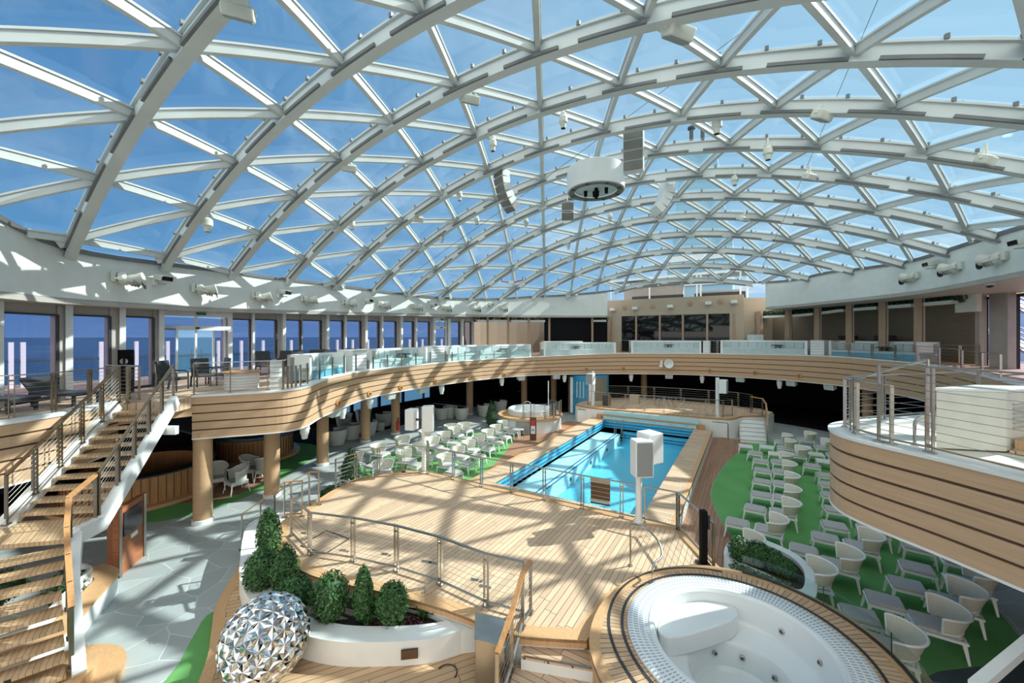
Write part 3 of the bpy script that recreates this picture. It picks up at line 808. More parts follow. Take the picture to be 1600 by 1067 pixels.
pf = [(-9.95, 5.69), (-8.71, 5.41), (-7.63, 5.76), (-6.51, 6.0), (-5.38, 6.12), (-4.22, 6.08), (-3.5, 6.2)]
railing('stage_railing', 'steel wire railing along the curved front of the stage above the shrubs', [(x, y, ZS) for x, y in pf], .98)
pb = [(-11.75, 8.2), (-11.75, 8.97), (-11.58, 9.82), (-11.1, 10.55), (-10.15, 10.85), (-8.97, 10.9), (-7.72, 10.85), (-6.58, 10.92), (-5.43, 10.97), (-4.19, 10.98), (-3.05, 11.03), (-2.47, 11.06), (-1.59, 11.06), (-.66, 9.63)]
railing('stage_railing', 'steel wire railing on the pool side edge of the stage', [(x, y, ZS) for x, y in pb], .98)
railing('stair_railing', 'short sloping steel railing from the grey paving up to the stage', [(-11.89, 5.44, 0), (-11.55, 5.75, .3), (-11.1, 6.15, ZS), (-10.75, 6.45, ZS)], 1.0, rail='handwood', twin=False, n=5)
railing('stair_railing', 'sloping steel railing with wooden grip beside the stage side steps and turf chairs', [(-12.45, 6.6, 0), (-11.9, 6.8, .45), (-11.3, 7.0, ZS), (-11.05, 7.15, ZS)], 1.0, rail='handwood', twin=False, n=5)
# side steps of the stage
sp = thing('stage_steps', 'low side steps up to the stage between the two sloping railings', 'steps', (-11.9, 6.2, 0))
for k in range(3): MB().prism([(-12.3+.3*k, 5.75), (-11.0, 5.95), (-11.35, 6.9), (-12.55+.3*k, 6.6)], 0 if k == 0 else .2*k, .2*(k+1)).build('step', 'teak', sp)

# planted bed in front of the stage
pot = [(-11.95, 6.5), (-11.97, 5.64), (-10.11, 4.58), (-9.16, 4.19), (-8.17, 3.99), (-7.06, 3.98), (-6.13, 4.22), (-5.36, 4.66), (-4.75, 5.1), (-4.40, 5.55)]
pin = [(-11.2, 6.3), (-10.95, 5.55), (-9.62, 4.85), (-8.85, 4.55), (-8.05, 4.38), (-7.1, 4.36), (-6.3, 4.57), (-5.6, 4.95), (-5.1, 5.3), (-4.75, 5.62)]
po, pi_ = smooth_path(pot, 4), smooth_path(pin, 4)
bed = thing('planter', 'long curved white planter full of shrubs below the stage', 'planter', (-8, 4.5, .2))
MB().strip(po, pi_, .2, .62).build('rim_wall', 'white', bed, smooth=30)
sback = smooth_path([tuple(P(*q, .5))[:2] for q in [(700, 982), (655, 957), (600, 947), (540, 932), (492, 914), (455, 888), (432, 850), (420, 826)]], 4)
MB().prism(pi_+sback[::-1], .2, .5).build('soil', 'soil', bed)
wback = [(-11.2, 6.6), (-10.95, 6.02), (-10.2, 5.52), (-9.7, 5.27), (-8.8, 5.02), (-7.6, 5.07), (-6.3, 5.42), (-4.85, 5.68), (-4.2, 5.72)]
MB().prism(sback+wback+[(-4.4, 5.55)], .2, .6).build('inner_ledge', 'white', bed)

p = P(674, 1010, .45); tp = thing('plaque', 'small dark brown plaque on the white planter wall', 'plaque', (-5.0, 4.86, .4))
d = Vector((.76, .62, 0)).normalized(); c = Vector((-4.98, 4.88, .42))
MB().bar(c-d*.13, c+d*.13, .03, .15).build('plate', 'brownsign', tp)
MB().bar(c-d*.14+Vector((-.0, .0, .0)), c+d*.14, .015, .17).build('edge', 'dark', tp)
# teak plinth round the planter
pe = smooth_path([(-11.7, 5.7), (-10.85, 4.95), (-9.71, 3.97), (-8.86, 3.52), (-8.2, 3.2), (-7.2, 2.6), (-5.5, 2.0), (-3.4, 1.8), (-1.6, 2.2)], 4)
plinth = thing('plinth', 'curved teak plinth stepping up round the white planter', 'plinth', (-7, 3.5, 0))
body = [p for p in po if p[0] > -11.9 or p[1] < 5.8]
MB().prism(pe+[(-1.6, 5.9), (-3.2, 5.9), (-4.4, 5.75), (-4.6, 5.3)]+[(x, y) for x, y in po[::-1][4:]], 0, .2).build('deck', 'teakplinth', plinth)
MB().wall(pe, 0, .206, .2, -1).build('margin', 'teakedge', plinth)

# ---- leaves
def leaf_cloud(m, c, r, n, size, cone=0.0, seed=0, up=.3):
    R = random.Random(seed)
    for i in range(n):
        while True:
            d = Vector((R.gauss(0, 1), R.gauss(0, 1), R.gauss(0, 1)))
            if d.length > .1: break
        d.normalize(); rad = R.uniform(.78, 1.08)
        zf = (d.z+1)/2; w = 1-cone*zf
        p = Vector(c)+Vector((d.x*r[0]*rad*w, d.y*r[1]*rad*w, d.z*r[2]*rad))
        nrm = (Vector((d.x/r[0], d.y/r[1], d.z/r[2])).normalized()+Vector((R.uniform(-.7, .7), R.uniform(-.7, .7), R.uniform(-.5, .9)+up))).normalized()
        t = nrm.cross(Vector((R.uniform(-1, 1), R.uniform(-1, 1), R.uniform(-1, 1)))).normalized(); b = nrm.cross(t)
        s = size*R.uniform(.6, 1.3)
        m.add([p-t*s, p+b*s*.42+nrm*s*.12, p+t*s, p-b*s*.42+nrm*s*.12], [(0, 1, 2), (0, 2, 3)])
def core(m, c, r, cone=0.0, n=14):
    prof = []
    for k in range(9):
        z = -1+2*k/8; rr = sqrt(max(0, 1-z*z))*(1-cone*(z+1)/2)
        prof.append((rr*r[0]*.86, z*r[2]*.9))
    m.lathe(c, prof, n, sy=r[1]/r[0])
def shrub(name, label, base, h, rad, n, size, cone=0.0, mat='leaf', group=None, seed=1, cat='shrub', stems=True):
    s = thing(name, label, cat, base, group)
    c = Vector(base)+Vector((0, 0, h*.54)); r = (rad, rad, h*.48)
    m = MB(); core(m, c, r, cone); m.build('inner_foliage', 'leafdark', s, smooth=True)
    m = MB(); leaf_cloud(m, c, r, n, size, cone, seed); m.build('foliage', mat, s, fix=False)
    if stems: MB().tube([Vector(base)-Vector((0, 0, .03)), Vector(base)+Vector((.01, 0, h*.3))], [.03, .02], 6).build('stem', 'brownsign', s)
    return s
def spiky(name, label, base, h, n, mat, seed, cat='plant', spread=.5, w=.012):
    R = random.Random(seed); m = MB()
    for i in range(n):
        a = R.uniform(0, 2*pi); e = R.uniform(.25, 1.0)*spread; L = h*R.uniform(.6, 1.05)
        b = Vector(base)+Vector((cos(a), sin(a), 0))*R.uniform(0, .04)
        tip = b+Vector((cos(a)*e*L, sin(a)*e*L, L*(1-.35*e))); mid = (b+tip)/2+Vector((0, 0, L*.10))
        s = Vector((-sin(a), cos(a), 0))*w
        m.add([b-s, b+s, mid+s*.8, mid-s*.8, tip], [(0, 1, 2, 3), (3, 2, 4)])
    return tag(m.build(name, mat, fix=False), label, cat)
for k, (nm, px, pt, pb_, rad, cone, lab) in enumerate([
    ('columnar_shrub', 420, 797, 878, .33, .25, 'tall columnar shrub at the far end of the white planter'),
    ('clipped_shrub', 408, 862, 925, .36, 0, 'round clipped shrub at the outer bend of the white planter'),
    ('clipped_shrub', 444, 854, 928, .33, .15, 'upright bushy shrub against the stage wall, by the planter bend'),
    ('clipped_shrub', 461, 902, 957, .34, 0, 'low round shrub in front of the bushy upright one'),
    ('clipped_shrub', 516, 897, 972, .37, 0, 'biggest round shrub in the middle of the white planter'),
    ('conical_shrub', 568, 886, 972, .27, .55, 'pointed conical shrub between two round ones in the planter'),
    ('clipped_shrub', 613, 912, 975, .34, .1, 'round shrub next to the pointed one, nearest the plaque')]):
    b = P(px, pb_, .5); d = depth(b); h = (pb_-pt)/F*d
    shrub(nm, lab, b, h, rad*.88, 1500, .046, cone, seed=k, group='shrubs in the long white planter')
for k, (px, py, h, mat, sp_, lab) in enumerate([(655, 958, .5, 'leafdark', .7, 'dark spiky grass at the narrow end of the planter'), (617, 985, .35, 'leaf', .9, 'pale green spiky plant by the planter rim under the round shrub'), (575, 982, .3, 'leaf', .8, 'small strappy plant by the rim under the pointed shrub'), (663, 968, .3, 'leaf', .9, 'leafy tuft beside the dark spiky grass'), (515, 975, .3, 'leafdark', .9, 'strappy plant under the biggest round shrub'), (400, 905, .3, 'leaf', .9, 'grass tuft at the outer bend of the planter')]):
    spiky('spiky_plant', lab, P(px, py, .49), h, 46, mat, 30+k, spread=sp_)
for k, (px, py, lab) in enumerate([(402, 925, 'low plum coloured ground cover at the planter bend'), (600, 985, 'low plum coloured ground cover at the foot of the round shrubs'), (640, 978, 'plum coloured ground cover at the narrow planter end')]):
    m = MB(); b = P(px, py, .5)
    leaf_cloud(m, b+Vector((0, 0, .05)), (.35, .16, .06), 260, .035, seed=60+k)
    o = m.build('ground_cover', 'plum', fix=False); tag(o, lab, 'plant')

# ---- front steps beside the tub, handrail and stainless cabinet
fs = thing('stage_stairs', 'teak steps with white risers rising to the stage beside the round tub', 'steps', (-2.6, 5.6, .2))
for k in range(3):
    z1 = ZS-.2*(k+1); y0 = 5.95-.34*k
    q = [(-3.35, y0+.02), (-2.2, y0+.42), (-2.02, y0+.06), (-3.2, y0-.34)]
    MB().prism([(a, b) for a, b in q], .2 if k < 2 else .2, z1-.03).build('riser', 'white', fs)
    MB().prism(q, z1-.03, z1).build('tread', 'teakx', fs)
    m = MB(); m.bar((-3.17, y0-.30, z1+.004), (-2.05, y0+.08, z1+.004), .035, .008); m.build('nosing', 'steel', fs)
rl = railing('stair_railing', 'wooden topped handrail running down the front stage steps', [(-3.42, 6.35, ZS), (-3.36, 5.95, ZS), (-3.28, 5.45, .45), (-3.2, 4.9, .2)], .95, rail='handwood', rs=(.075, .05), twin=False, n=6)
cb = thing('waste_cabinet', 'stainless steel cabinet with sloping lid at the end of the planter', 'cabinet', (-4.05, 5.65, .2))
R = Matrix.Rotation(radians(35), 3, 'Z')
c = Vector((-3.74, 5.50, .2))
m = MB(); pts = [(-.24, -.30), (.24, -.30), (.24, .30), (-.24, .30)]
v = [c+R@Vector((x, y, 0)) for x, y in pts]+[c+R@Vector((x, y, (.78 if x < 0 else .64))) for x, y in pts]
m.add(v, [(3, 2, 1, 0), (4, 5, 6, 7), (0, 1, 5, 4), (1, 2, 6, 5), (2, 3, 7, 6), (3, 0, 4, 7)]); m.build('cabinet_body', 'steel', cb, bevel=.012)
v = [c+R@Vector((x*1.06, y*1.06, ((.78 if x < 0 else .64))+dz)) for dz in (.004, .03) for x, y in pts]
MB().add(v, [(3, 2, 1, 0), (4, 5, 6, 7), (0, 1, 5, 4), (1, 2, 6, 5), (2, 3, 7, 6), (3, 0, 4, 7)]).build('lid', 'steel', cb)
m = MB(); m.box(c+R@Vector((.243, 0, .40)), (.02, .34, .2), mat=R); m.build('flap', 'dark', cb)
hp = P(698, 1052, .2)
tag(MB().tube([hp+Vector((-.17, .0, .01))]+[hp+Vector((-.17*cos(a), .17*sin(a), .01)) for a in [pi*k/12 for k in range(13)]], .012, 6).build('hatch_ring', 'dark'), 'dark arch shaped hatch outline on the teak plinth', 'hatch')

# ---- mirrored sphere
sph = P(415, 1012, .80); sr = .655
sph = D(415, 1010, 6.55)
sph.z = .2+sr*.97
s_ = thing('mirrored_sphere', 'mirror polished faceted sphere standing before the white planter', 'sculpture', (sph.x, sph.y, .1))
import bmesh as _b
bm = _b.new(); _b.ops.create_icosphere(bm, subdivisions=3, radius=1.0)
m = MB(); RZ = Matrix.Rotation(.35, 3, 'X') @ Matrix.Rotation(.5, 3, 'Z')
for f in bm.faces:
    A, B, Cc = [RZ@v.co.copy() for v in f.verts]
    cen = (A+B+Cc)/3
    E3 = []
    for p, q in ((A, B), (B, Cc), (Cc, A)):
        mid = (p+q)/2; E3.append((mid*.66+cen*.34).normalized()*.99)
    mids = [((p+q)/2).normalized()*1.022 for p, q in ((A, B), (B, Cc), (Cc, A))]
    v = [A.normalized(), B.normalized(), Cc.normalized()]+E3+mids+[cen.normalized()*.955]
    v = [sph+x*sr for x in v]
    m.add(v, [(0, 6, 3), (6, 1, 3), (1, 7, 4), (7, 2, 4), (2, 8, 5), (8, 0, 5), (0, 3, 9), (3, 1, 9), (1, 4, 9), (4, 2, 9), (2, 5, 9), (5, 0, 9)])
bm.free()
m.build('mirror_facets', 'chrome', s_)
MB().lathe((sph.x, sph.y, .1), [(.3, 0), (.3, .12), (.2, .16)], 24).build('foot', 'dark', s_)

# ================================================================== round whirlpool tub in front
TC = Vector((-.12, 7.21, 0)); TRr = 1.71
ringp = [(2.25, 68), (2.31, 45), (2.24, 24), (2.2, 0), (2.25, -40), (2.35, -80), (2.45, -110), (2.46, -132), (2.40, -148), (2.27, -163), (2.12, 177), (2.05, 151), (2.09, 127), (2.18, 102)]
ringp = sorted([(a % 360, r) for r, a in ringp]); rout = []
for k in range(72):
    a = k*5; A = [q[0]-360 for q in ringp[-2:]]+[q[0] for q in ringp]+[q[0]+360 for q in ringp[:2]]; B = [q[1] for q in ringp[-2:]]+[q[1] for q in ringp]+[q[1] for q in ringp[:2]]
    r = lerp(a, A, B); rout.append((TC.x+r*cos(radians(a)), TC.y+r*sin(radians(a))))
rin = [(TC.x+(TRr-.03)*cos(radians(k*5)), TC.y+(TRr-.03)*sin(radians(k*5))) for k in range(72)]
tub = thing('whirlpool_tub', 'round empty white whirlpool tub set in a teak ring', 'hot tub', (TC.x, TC.y, 0))
MB().strip(rout+rout[:1], rin+rin[:1], ZR-.06, ZR).build('teak_ring', 'teakring', tub)
MB().wall(rout+rout[:1], ZR-.16, ZR+.008, .17, -1).build('ring_margin', 'teakedge', tub)
MB().wall(offset(rout+rout[:1], -.05), 0, ZR-.12, .04, -1).build('side_wall', 'teakedge', tub)
for rr, nm in ((2.02, 'drain_slot'), (1.80, 'drain_slot')):
    a0, a1 = (100, 275) if rr > 1.9 else (-60, 262)
    m = MB(); m.sweep([TC+Vector((rr*cos(radians(a)), rr*sin(radians(a)), ZR+.006)) for a in range(a0, a1, 5)], [(-.022, -.004), (.022, -.004), (.022, .006), (-.022, .006)]); m.build(nm, 'dark', tub)
m = MB(); m.lathe(TC, [(TRr, ZR-.02), (TRr, ZR+.03), (TRr-.03, ZR+.045), (1.36, ZR+.03)], 96, caps=False); o = m.build('overflow_grating', 'grate', tub, smooth=True)
m = MB(); m.lathe(TC, [(1.37, ZR+.02), (1.36, ZR+.045), (1.31, ZR+.045), (1.27, ZR), (1.21, .64), (1.17, .56), (1.10, .52), (.82, .50), (.76, .47), (.72, .40), (.66, .10), (.60, .04), (0.001, .04)], 80, caps=False)
m.build('basin', 'acrylic', tub, smooth=28)
# moulded entry step, jets
sp_ = P(1100, 985, .8)
seg = [(TC.x+1.235*cos(radians(a)), TC.y+1.235*sin(radians(a))) for a in range(95, 188, 6)]
frt = smooth_path([(TC.x-1.16, TC.y-.22), (TC.x-.98, TC.y-.20), (TC.x-.63, TC.y+.15), (TC.x-.20, TC.y+.68), (TC.x-.06, TC.y+.95), (TC.x-.08, TC.y+1.15)], 4)
MB().prism(seg+frt, .5, .84).build('entry_step', 'acrylic', tub, bevel=.05)
for a, r, z in ((60, 1.215, .74), (28, 1.215, .74), (88, .675, .30), (45, .675, .30), (125, .675, .30), (0, 1.215, .74), (-28, 1.215, .74)):
    p = TC+Vector((r*cos(radians(a)), r*sin(radians(a)), z)); n_ = Vector((-cos(radians(a)), -sin(radians(a)), .25)).normalized()
    q = n_.to_track_quat('Z', 'Y').to_matrix()
    j = MB().lathe(p, [(.042, -.03), (.042, .014), (.024, .02)], 16, mat=q).build('jet', 'steel', tub, smooth=True)
    MB().lathe(p, [(.020, .0), (.020, .026), (.0, .03)], 12, mat=q).build('jet_nozzle', 'dark', j) if False else None
    m = MB(); m.lathe(p, [(.022, .015), (.02, .026), (0.0001, .027)], 12, mat=q); m.build('jet_nozzle', 'dark', tub)
# curved glass screen along the outer side of the ring
gp = [TC+Vector((2.16*cos(radians(a)), 2.16*sin(radians(a)), ZR)) for a in range(-30, 96, 6)]
gs = thing('glass_screen', 'low curved clear glass screen round the outer edge of the front tub', 'screen', gp[0])
m = MB(); m.wall(gp, ZR, ZR+.36, .012, 1); m.build('glass_pane', 'clearglass', gs)
m = MB(); m.sweep([p+Vector((0, 0, .01)) for p in gp], [(-.02, -.01), (.02, -.01), (.02, .03), (-.02, .03)]); m.build('glass_channel', 'dark', gs)
for k in (4, 9, 14): MB().bar(gp[k], gp[k]+Vector((0, 0, .36)), .02, .012, (1, 0, 0)).build('glass_joint', 'dark', gs)
# curved handrail beside the tub
A_, B_ = P(985, 884, ZS), P(1019, 912, ZR)
hr = thing('tub_handrail', 'curved steel grab rail between the stage and the front tub', 'handrail', A_)
pth = [A_, A_+Vector((0, 0, .86))]
mid = smooth_path([tuple(A_+Vector((0, 0, .93))), tuple(P(1008, 825, 1.62)), tuple(P(1028, 845, 1.55)), tuple(P(1034, 868, 1.40)), tuple(P(1022, 880, 1.36)), tuple(B_+Vector((0, 0, .25)))], 5)
m = MB(); m.tube([Vector(p) for p in pth]+[Vector(p) for p in mid]+[B_], .021, 10); m.build('tube', 'steel', hr, smooth=True)
for p in (A_, B_): MB().lathe(p, [(.05, 0), (.05, .02), (.02, .03)], 16).build('base_flange', 'steel', hr)
# narrow black loudspeaker on the stage corner beside the tub
p = P(1099, 882, ZS)
bs = thing('column_loudspeaker', 'slim black column loudspeaker standing at the stage corner by the tub', 'loudspeaker', p)
MB().box(p+Vector((0, 0, .62)), (.13, .15, 1.16), .5).build('cabinet', 'black', bs, bevel=.01)
MB().box(p+Vector((0, 0, .02)), (.26, .26, .04), .5).build('foot', 'dark', bs)
MB().box(p+Vector((.1, .03, .95)), (.04, .06, .3), .5).build('bracket', 'dark', bs)
# white planter with low hedge on the turf side of the tub
p0 = [P(*a, .55) for a in [(1128, 872), (1150, 840), (1180, 838), (1215, 850), (1250, 868), (1276, 905), (1272, 935)]]
hp_ = smooth_path([tuple(P(*q, .55))[:2] for q in [(1140, 846), (1175, 838), (1215, 851), (1248, 868), (1270, 890), (1277, 914), (1271, 936), (1244, 930), (1205, 905), (1160, 885), (1132, 868)]], 4, True)
hcx = sum(p[0] for p in hp_)/len(hp_); hcy = sum(p[1] for p in hp_)/len(hp_)
hb = thing('tub_planter', 'short curved white planter with a low hedge between the tub and the turf', 'planter', (1, 9.9, 0))
inn = [(hcx+(x-hcx)*.80-.05, hcy+(y-hcy)*.76+.02) for x, y in hp_]
MB().strip(hp_+hp_[:1], inn+inn[:1], 0.0, .55).build('rim_wall', 'white', hb, smooth=30)
MB().prism(inn, 0.02, .46).build('soil', 'soil', hb)
for k, (px, py, h, r, lab) in enumerate([(1158, 880, .60, .27, 'round hedge shrub nearest the stage in the tub planter'), (1184, 886, .58, .27, 'dense hedge shrub in the middle of the tub planter'), (1207, 893, .50, .25, 'low hedge shrub next to the last in the tub planter'), (1226, 902, .42, .22, 'smallest hedge shrub at the turf end of the tub planter')]):
    shrub('hedge_shrub', lab, P(px, py, .45), h, r, 1000, .04, 0, seed=90+k, group='hedge in the tub planter', mat='leaf')
m = MB()
for k in range(24):
    t = k/23; c0 = P(1148+92*t, 882+36*t, .5)+Vector((-.05, -.10, .02))
    leaf_cloud(m, c0, (.09, .09, .10), 24, .045, seed=200+k)
tag(m.build('trailing_plant', 'leafgrey', fix=False), 'grey green trailing plants along the tub side of the hedge', 'plant')

# ================================================================== swimming pool
PX0, PX1, PY0, PY1, PZ = -8.0, -2.72, 12.05, 25.0, .5
pool = thing('swimming_pool', 'rectangular blue tiled empty swimming pool with teak coping', 'pool', (-5.4, 18.5, -1.4))
cop = MB()
W0, W1 = PX0-.95, PX1+.95
q = [(W0, PY0-.75), (W1, PY0-.75), (W1, PY1), (W0, PY1)]
MB().prism([(W0, PY0-.75), (PX0, PY0-.75), (PX0, PY1), (W0, PY1)], PZ-.07, PZ).build('coping', 'teakx', pool)
MB().prism([(PX1, PY0-.75), (W1, PY0-.75), (W1, PY1), (PX1, PY1)], PZ-.07, PZ).build('coping', 'teakx', pool)
MB().prism([(PX0, PY0-.75), (PX1, PY0-.75), (PX1, PY0), (PX0, PY0)], PZ-.07, PZ).build('coping', 'teak', pool)
for x0, x1 in ((W0, W0+.16), (W1-.16, W1)): MB().prism([(x0, PY0-.75), (x1, PY0-.75), (x1, PY1), (x0, PY1)], PZ-.08, PZ+.006).build('coping_margin', 'teakedge', pool)
for x in (W0+.04, W1-.04): MB().box((x, (PY0+PY1)/2-.3, (PZ-.08)/2), (.06, PY1-PY0+.7, PZ-.08)).build('side_wall', 'white', pool)
PB = -.72
MB().prism([(PX0, PY0), (PX1, PY0), (PX1, PY1), (PX0, PY1)], PB-.1, PB).build('pool_floor', 'pool', pool)
m = MB(); m.wall([(PX1, PY1), (PX0, PY1), (PX0, PY0), (PX1, PY0), (PX1, PY1)], PB, PZ-.04, .04, 1); m.build('pool_wall', 'poolwall', pool)
# submerged ledge along the port side with navy edge bands
LX = PX0+1.25
MB().prism([(PX0, PY0), (LX, PY0), (LX, PY1-.9), (PX0, PY1-.9)], PB, -.12).build('ledge', 'poolpale', pool)
MB().prism([(LX, PY1-.42), (PX1, PY1-.42), (PX1, PY1), (LX, PY1)], PB, -.12).build('ledge', 'poolwall', pool)
for z in (.12, .30): 
    MB().box((PX0+.012, (PY0+PY1)/2, z), (.03, PY1-PY0, .07)).build('tile_band', 'poolnavy', pool)
    MB().box(((PX0+PX1)/2, PY1-.012, z), (PX1-PX0, .03, .08)).build('tile_band', 'poolnavy', pool)
for x in (LX-.05, LX-.25): MB().box((x, (PY0+PY1-.9)/2, -.117), (.07, PY1-PY0-.9, .012)).build('tile_band', 'poolnavy', pool)
for z in (-.25, -.42): MB().box(((LX+PX1)/2, PY1-.43, z), (PX1-LX, .03, .08)).build('tile_band', 'poolnavy', pool)
for k in range(4):
    y = PY0+1.6+2.6*k; MB().lathe((LX+.006, y, -.42), [(.09, 0), (.09, .015), (.001, .02)], 14, mat=Matrix.Rotation(pi/2, 3, 'Y')).build('underwater_light', 'dark', pool)
MB().box((-4.6, 22.4, PB+.008), (.75, .55, .015)).build('floor_drain', 'dark', pool)
MB().box((-3.6, 14.5, PB+.008), (.5, .4, .015)).build('floor_drain', 'dark', pool)
# light streaks of worn floor are left to the sun; ladder at the far corner of the ledge
lad = thing('pool_ladder', 'steel pool ladder at the far corner of the pool ledge', 'ladder', (LX-.05, PY1-1.35, -.7))
for dx in (0, .42):
    x = LX-.28+dx; yb = PY1-.86
    MB().tube([(x, yb-.32, -.12)]+[(x, yb-.32, .55)]+[(x, yb-.16-.16*cos(a), .62+.2*sin(a)) for a in [pi*k/8 for k in range(9)]]+[(x, yb, .5), (x, yb+.02, PB+.1)], .02, 8).build('side_rail', 'steel', lad, smooth=True)
for z in (-.25, -.42, -.58): MB().box((LX-.07, PY1-.83, z), (.42, .1, .03)).build('rung', 'steel', lad)
# sign board hanging on the rail before the pool
c = (P(925, 790, 0)+P(960, 795, 0))/2
a, b = Vector((-3.98, 11.09, ZS)), Vector((-3.42, 11.14, ZS))
sg = thing('notice_board', 'brown notice board with pale bands hung on the railing before the pool', 'sign', a)
MB().bar(a+Vector((0, .03, .56)), b+Vector((0, .03, .56)), .03, .62).build('board', 'brownsign', sg)
for z, hh in ((.86, .1), (.29, .07)): MB().bar(a+Vector((0, .0, z)), b+Vector((0, .0, z)), .06, hh).build('pale_band', 'beige', sg)
MB().bar(a+Vector((-.0, .02, .2)), b+Vector((0, .02, .2)), .05, .03).build('bottom_edge', 'dark', sg)

# ================================================================== far stage behind the pool
ZF = 1.12
FST = smooth_path([(-10.3, 27.6), (-10.38, 26.0), (-9.4, 25.35), (-8.0, 25.3), (-5.92, 25.45), (-2.3, 25.6), (-1.2, 25.75), (-.75, 26.2), (-.35, 27.2)], 3)+[(.95, 28.2), (1.3, 29.6), (.6, 30.6), (-3, 31.4), (-7.4, 31.4), (-10.1, 29.6)]
fst = thing('far_stage', 'white fronted teak stage at the far end of the pool', 'stage', (-5, 28, 0))
MB().prism(FST, ZF-.05, ZF).build('deck', 'teak', fst)
MB().prism(offset(FST, .05, True), 0, ZF-.1).build('side_wall', 'white', fst)
MB().wall(FST[:-5], ZF-.13, ZF+.008, .2, -1).build('deck_margin', 'teakedge', fst)
MB().box((-5.3, 25.22, .84), (5.6, .12, .4)).build('aqua_reflection', 'paleaqua', fst)  # aqua colour stands in for reflected light on the white stage front
spl = thing('splash_wall', 'low pale splash wall with teak frame across the far end of the pool', 'wall', (-5.35, 25.1, 0))
MB().box((-5.35, 25.06, .62), (5.5, .1, .22)).build('pale_panel', 'paleaqua', spl)
for z in (.76, .50): MB().box((-5.35, 25.04, z), (6.0, .16, .05)).build('teak_bar', 'handwood', spl)
for x in (-8.4, -2.3): MB().box((x, 25.04, .62), (.3, .17, .32)).build('end_block', 'handwood', spl)
for k in range(6): MB().lathe((-7.6+.9*k, 25.0, .62), [(.022, 0), (.0001, .012)], 10, mat=Matrix.Rotation(pi/2, 3, 'X')).build('spout', 'dark', spl)
for x, lab in ((-9.6, 'pale rounded locker door in the far stage front, ladder side'), (-1.45, 'pale rounded locker door in the far stage front, stair side')):
    dd = thing('locker_door', lab, 'door', (x, 25.3, .05))
    y_ = 25.32 if x < -5 else 25.6
    MB().box((x, y_, .48), (.8, .04, .84)).build('leaf', 'white', dd, bevel=.015)
    MB().tube([(x+.44, y_-.01, .04), (x+.44, y_-.01, .84), (x+.38, y_-.01, .92), (x-.38, y_-.01, .92)], .018, 6).build('gasket', 'dark', dd)
railing('far_stage_railing', 'front row of steel railings on the far stage above the pool', [(x, y, ZF) for x, y in [(-9.6, 26.2), (-8.0, 25.85), (-6.9, 25.85), (-5.7, 25.9), (-4.55, 25.95), (-3.4, 26.0), (-2.2, 26.1), (-1.3, 26.3), (-.85, 26.9)]], .98, n=5)
railing('far_stage_railing', 'back row of steel railings across the rear of the far stage', [(x, y, ZF) for x, y in [(-9.3, 29.4), (-7.8, 30.0), (-6, 30.4), (-4.2, 30.6), (-2.4, 30.6), (-.6, 30.3), (.2, 29.6)]], 1.0, n=5)
bx = P(1006, 618, 1.12); bx = Vector((-6.9, 28.3, ZF))
tag(MB().box(bx+Vector((0, 0, .32)), (.62, .5, .64)).build('wooden_box', 'beige', bevel=.01), 'small beige wooden box standing at the back of the far stage', 'box')
m = MB()
for k in range(14): m.tube([bx+Vector((1.2+.12*k+.05*cos(k*2.3), .3*sin(k*1.7), .02)), bx+Vector((1.25+.11*k, .2*cos(k*2.), .5+.2*sin(k*3.1)))], .02, 6)
tag(m.build('folded_stands', 'steel'), 'heap of folded steel stands beside the beige box', 'stands')
p = Vector((-8.35, 26.4, ZF)); ab = thing('board_easel', 'dark A-frame board with wooden edge on the far stage', 'sign', p)
MB().box(p+Vector((0, 0, .36)), (.5, .05, .72), .1).build('panel', 'dark', ab)
MB().box(p+Vector((.0, .12, .36)), (.56, .04, .74), .1).build('wooden_edge', 'handwood', ab)
# steps and curved rail at the stage end
fss = thing('far_stage_stairs', 'white steps with dark edges at the end of the far stage', 'steps', (0, 26.2, 0))
for k in range(6):
    z = ZF-.16*(k+1); y = 27.35-.36*k
    q = [(-.5+.02*k, y), (.75+.02*k, y+.25), (.75+.02*k, y-.13), (-.5+.02*k, y-.36)]
    MB().prism(q, 0, max(z, .05)).build('step', 'white', fss)
    MB().prism([(q[3][0], q[3][1]), (q[2][0], q[2][1]), (q[2][0], q[2][1]+.05), (q[3][0], q[3][1]+.05)], max(z, .05), max(z, .05)+.012).build('nosing', 'brownsign', fss)
railing('stair_railing', 'curved wooden topped railing of the far stage steps', [(.85, 25.4, 0), (.9, 26.4, .45), (.85, 27.3, .95), (.7, 28.1, ZF), (.1, 28.7, ZF)], 1.0, rail='handwood', rs=(.07, .06), twin=False, n=5)
# blue kiosk with curved wooden wings
p = Vector((-10.6, 29.2, 0)); kk = thing('blue_kiosk', 'blue panelled kiosk with curved wooden wings behind the far stage', 'kiosk', p)
MB().lathe(p, [(1.5, 0), (1.5, 2.95)], 30).build('core', 'blue', kk, smooth=True)
for a0, a1 in ((-175, -128), (-62, -15)):
    MB().lathe(p, [(1.6, 0), (1.6, 2.8), (1.5, 2.8)], 10, radians(a0), radians(a1)).build('wooden_wing', 'taupe', kk, smooth=True)
for a in (-124, -66): MB().box(p+Vector((1.56*cos(radians(a)), 1.56*sin(radians(a)), 1.45)), (.2, .2, 2.7)).build('white_strip', 'white', kk)
for a in (-105, -95, -85): MB().box(p+Vector((1.52*cos(radians(a)), 1.52*sin(radians(a)), 1.9)), (.07, .06, 1.2)).build('blue_fin', 'paleblue', kk)

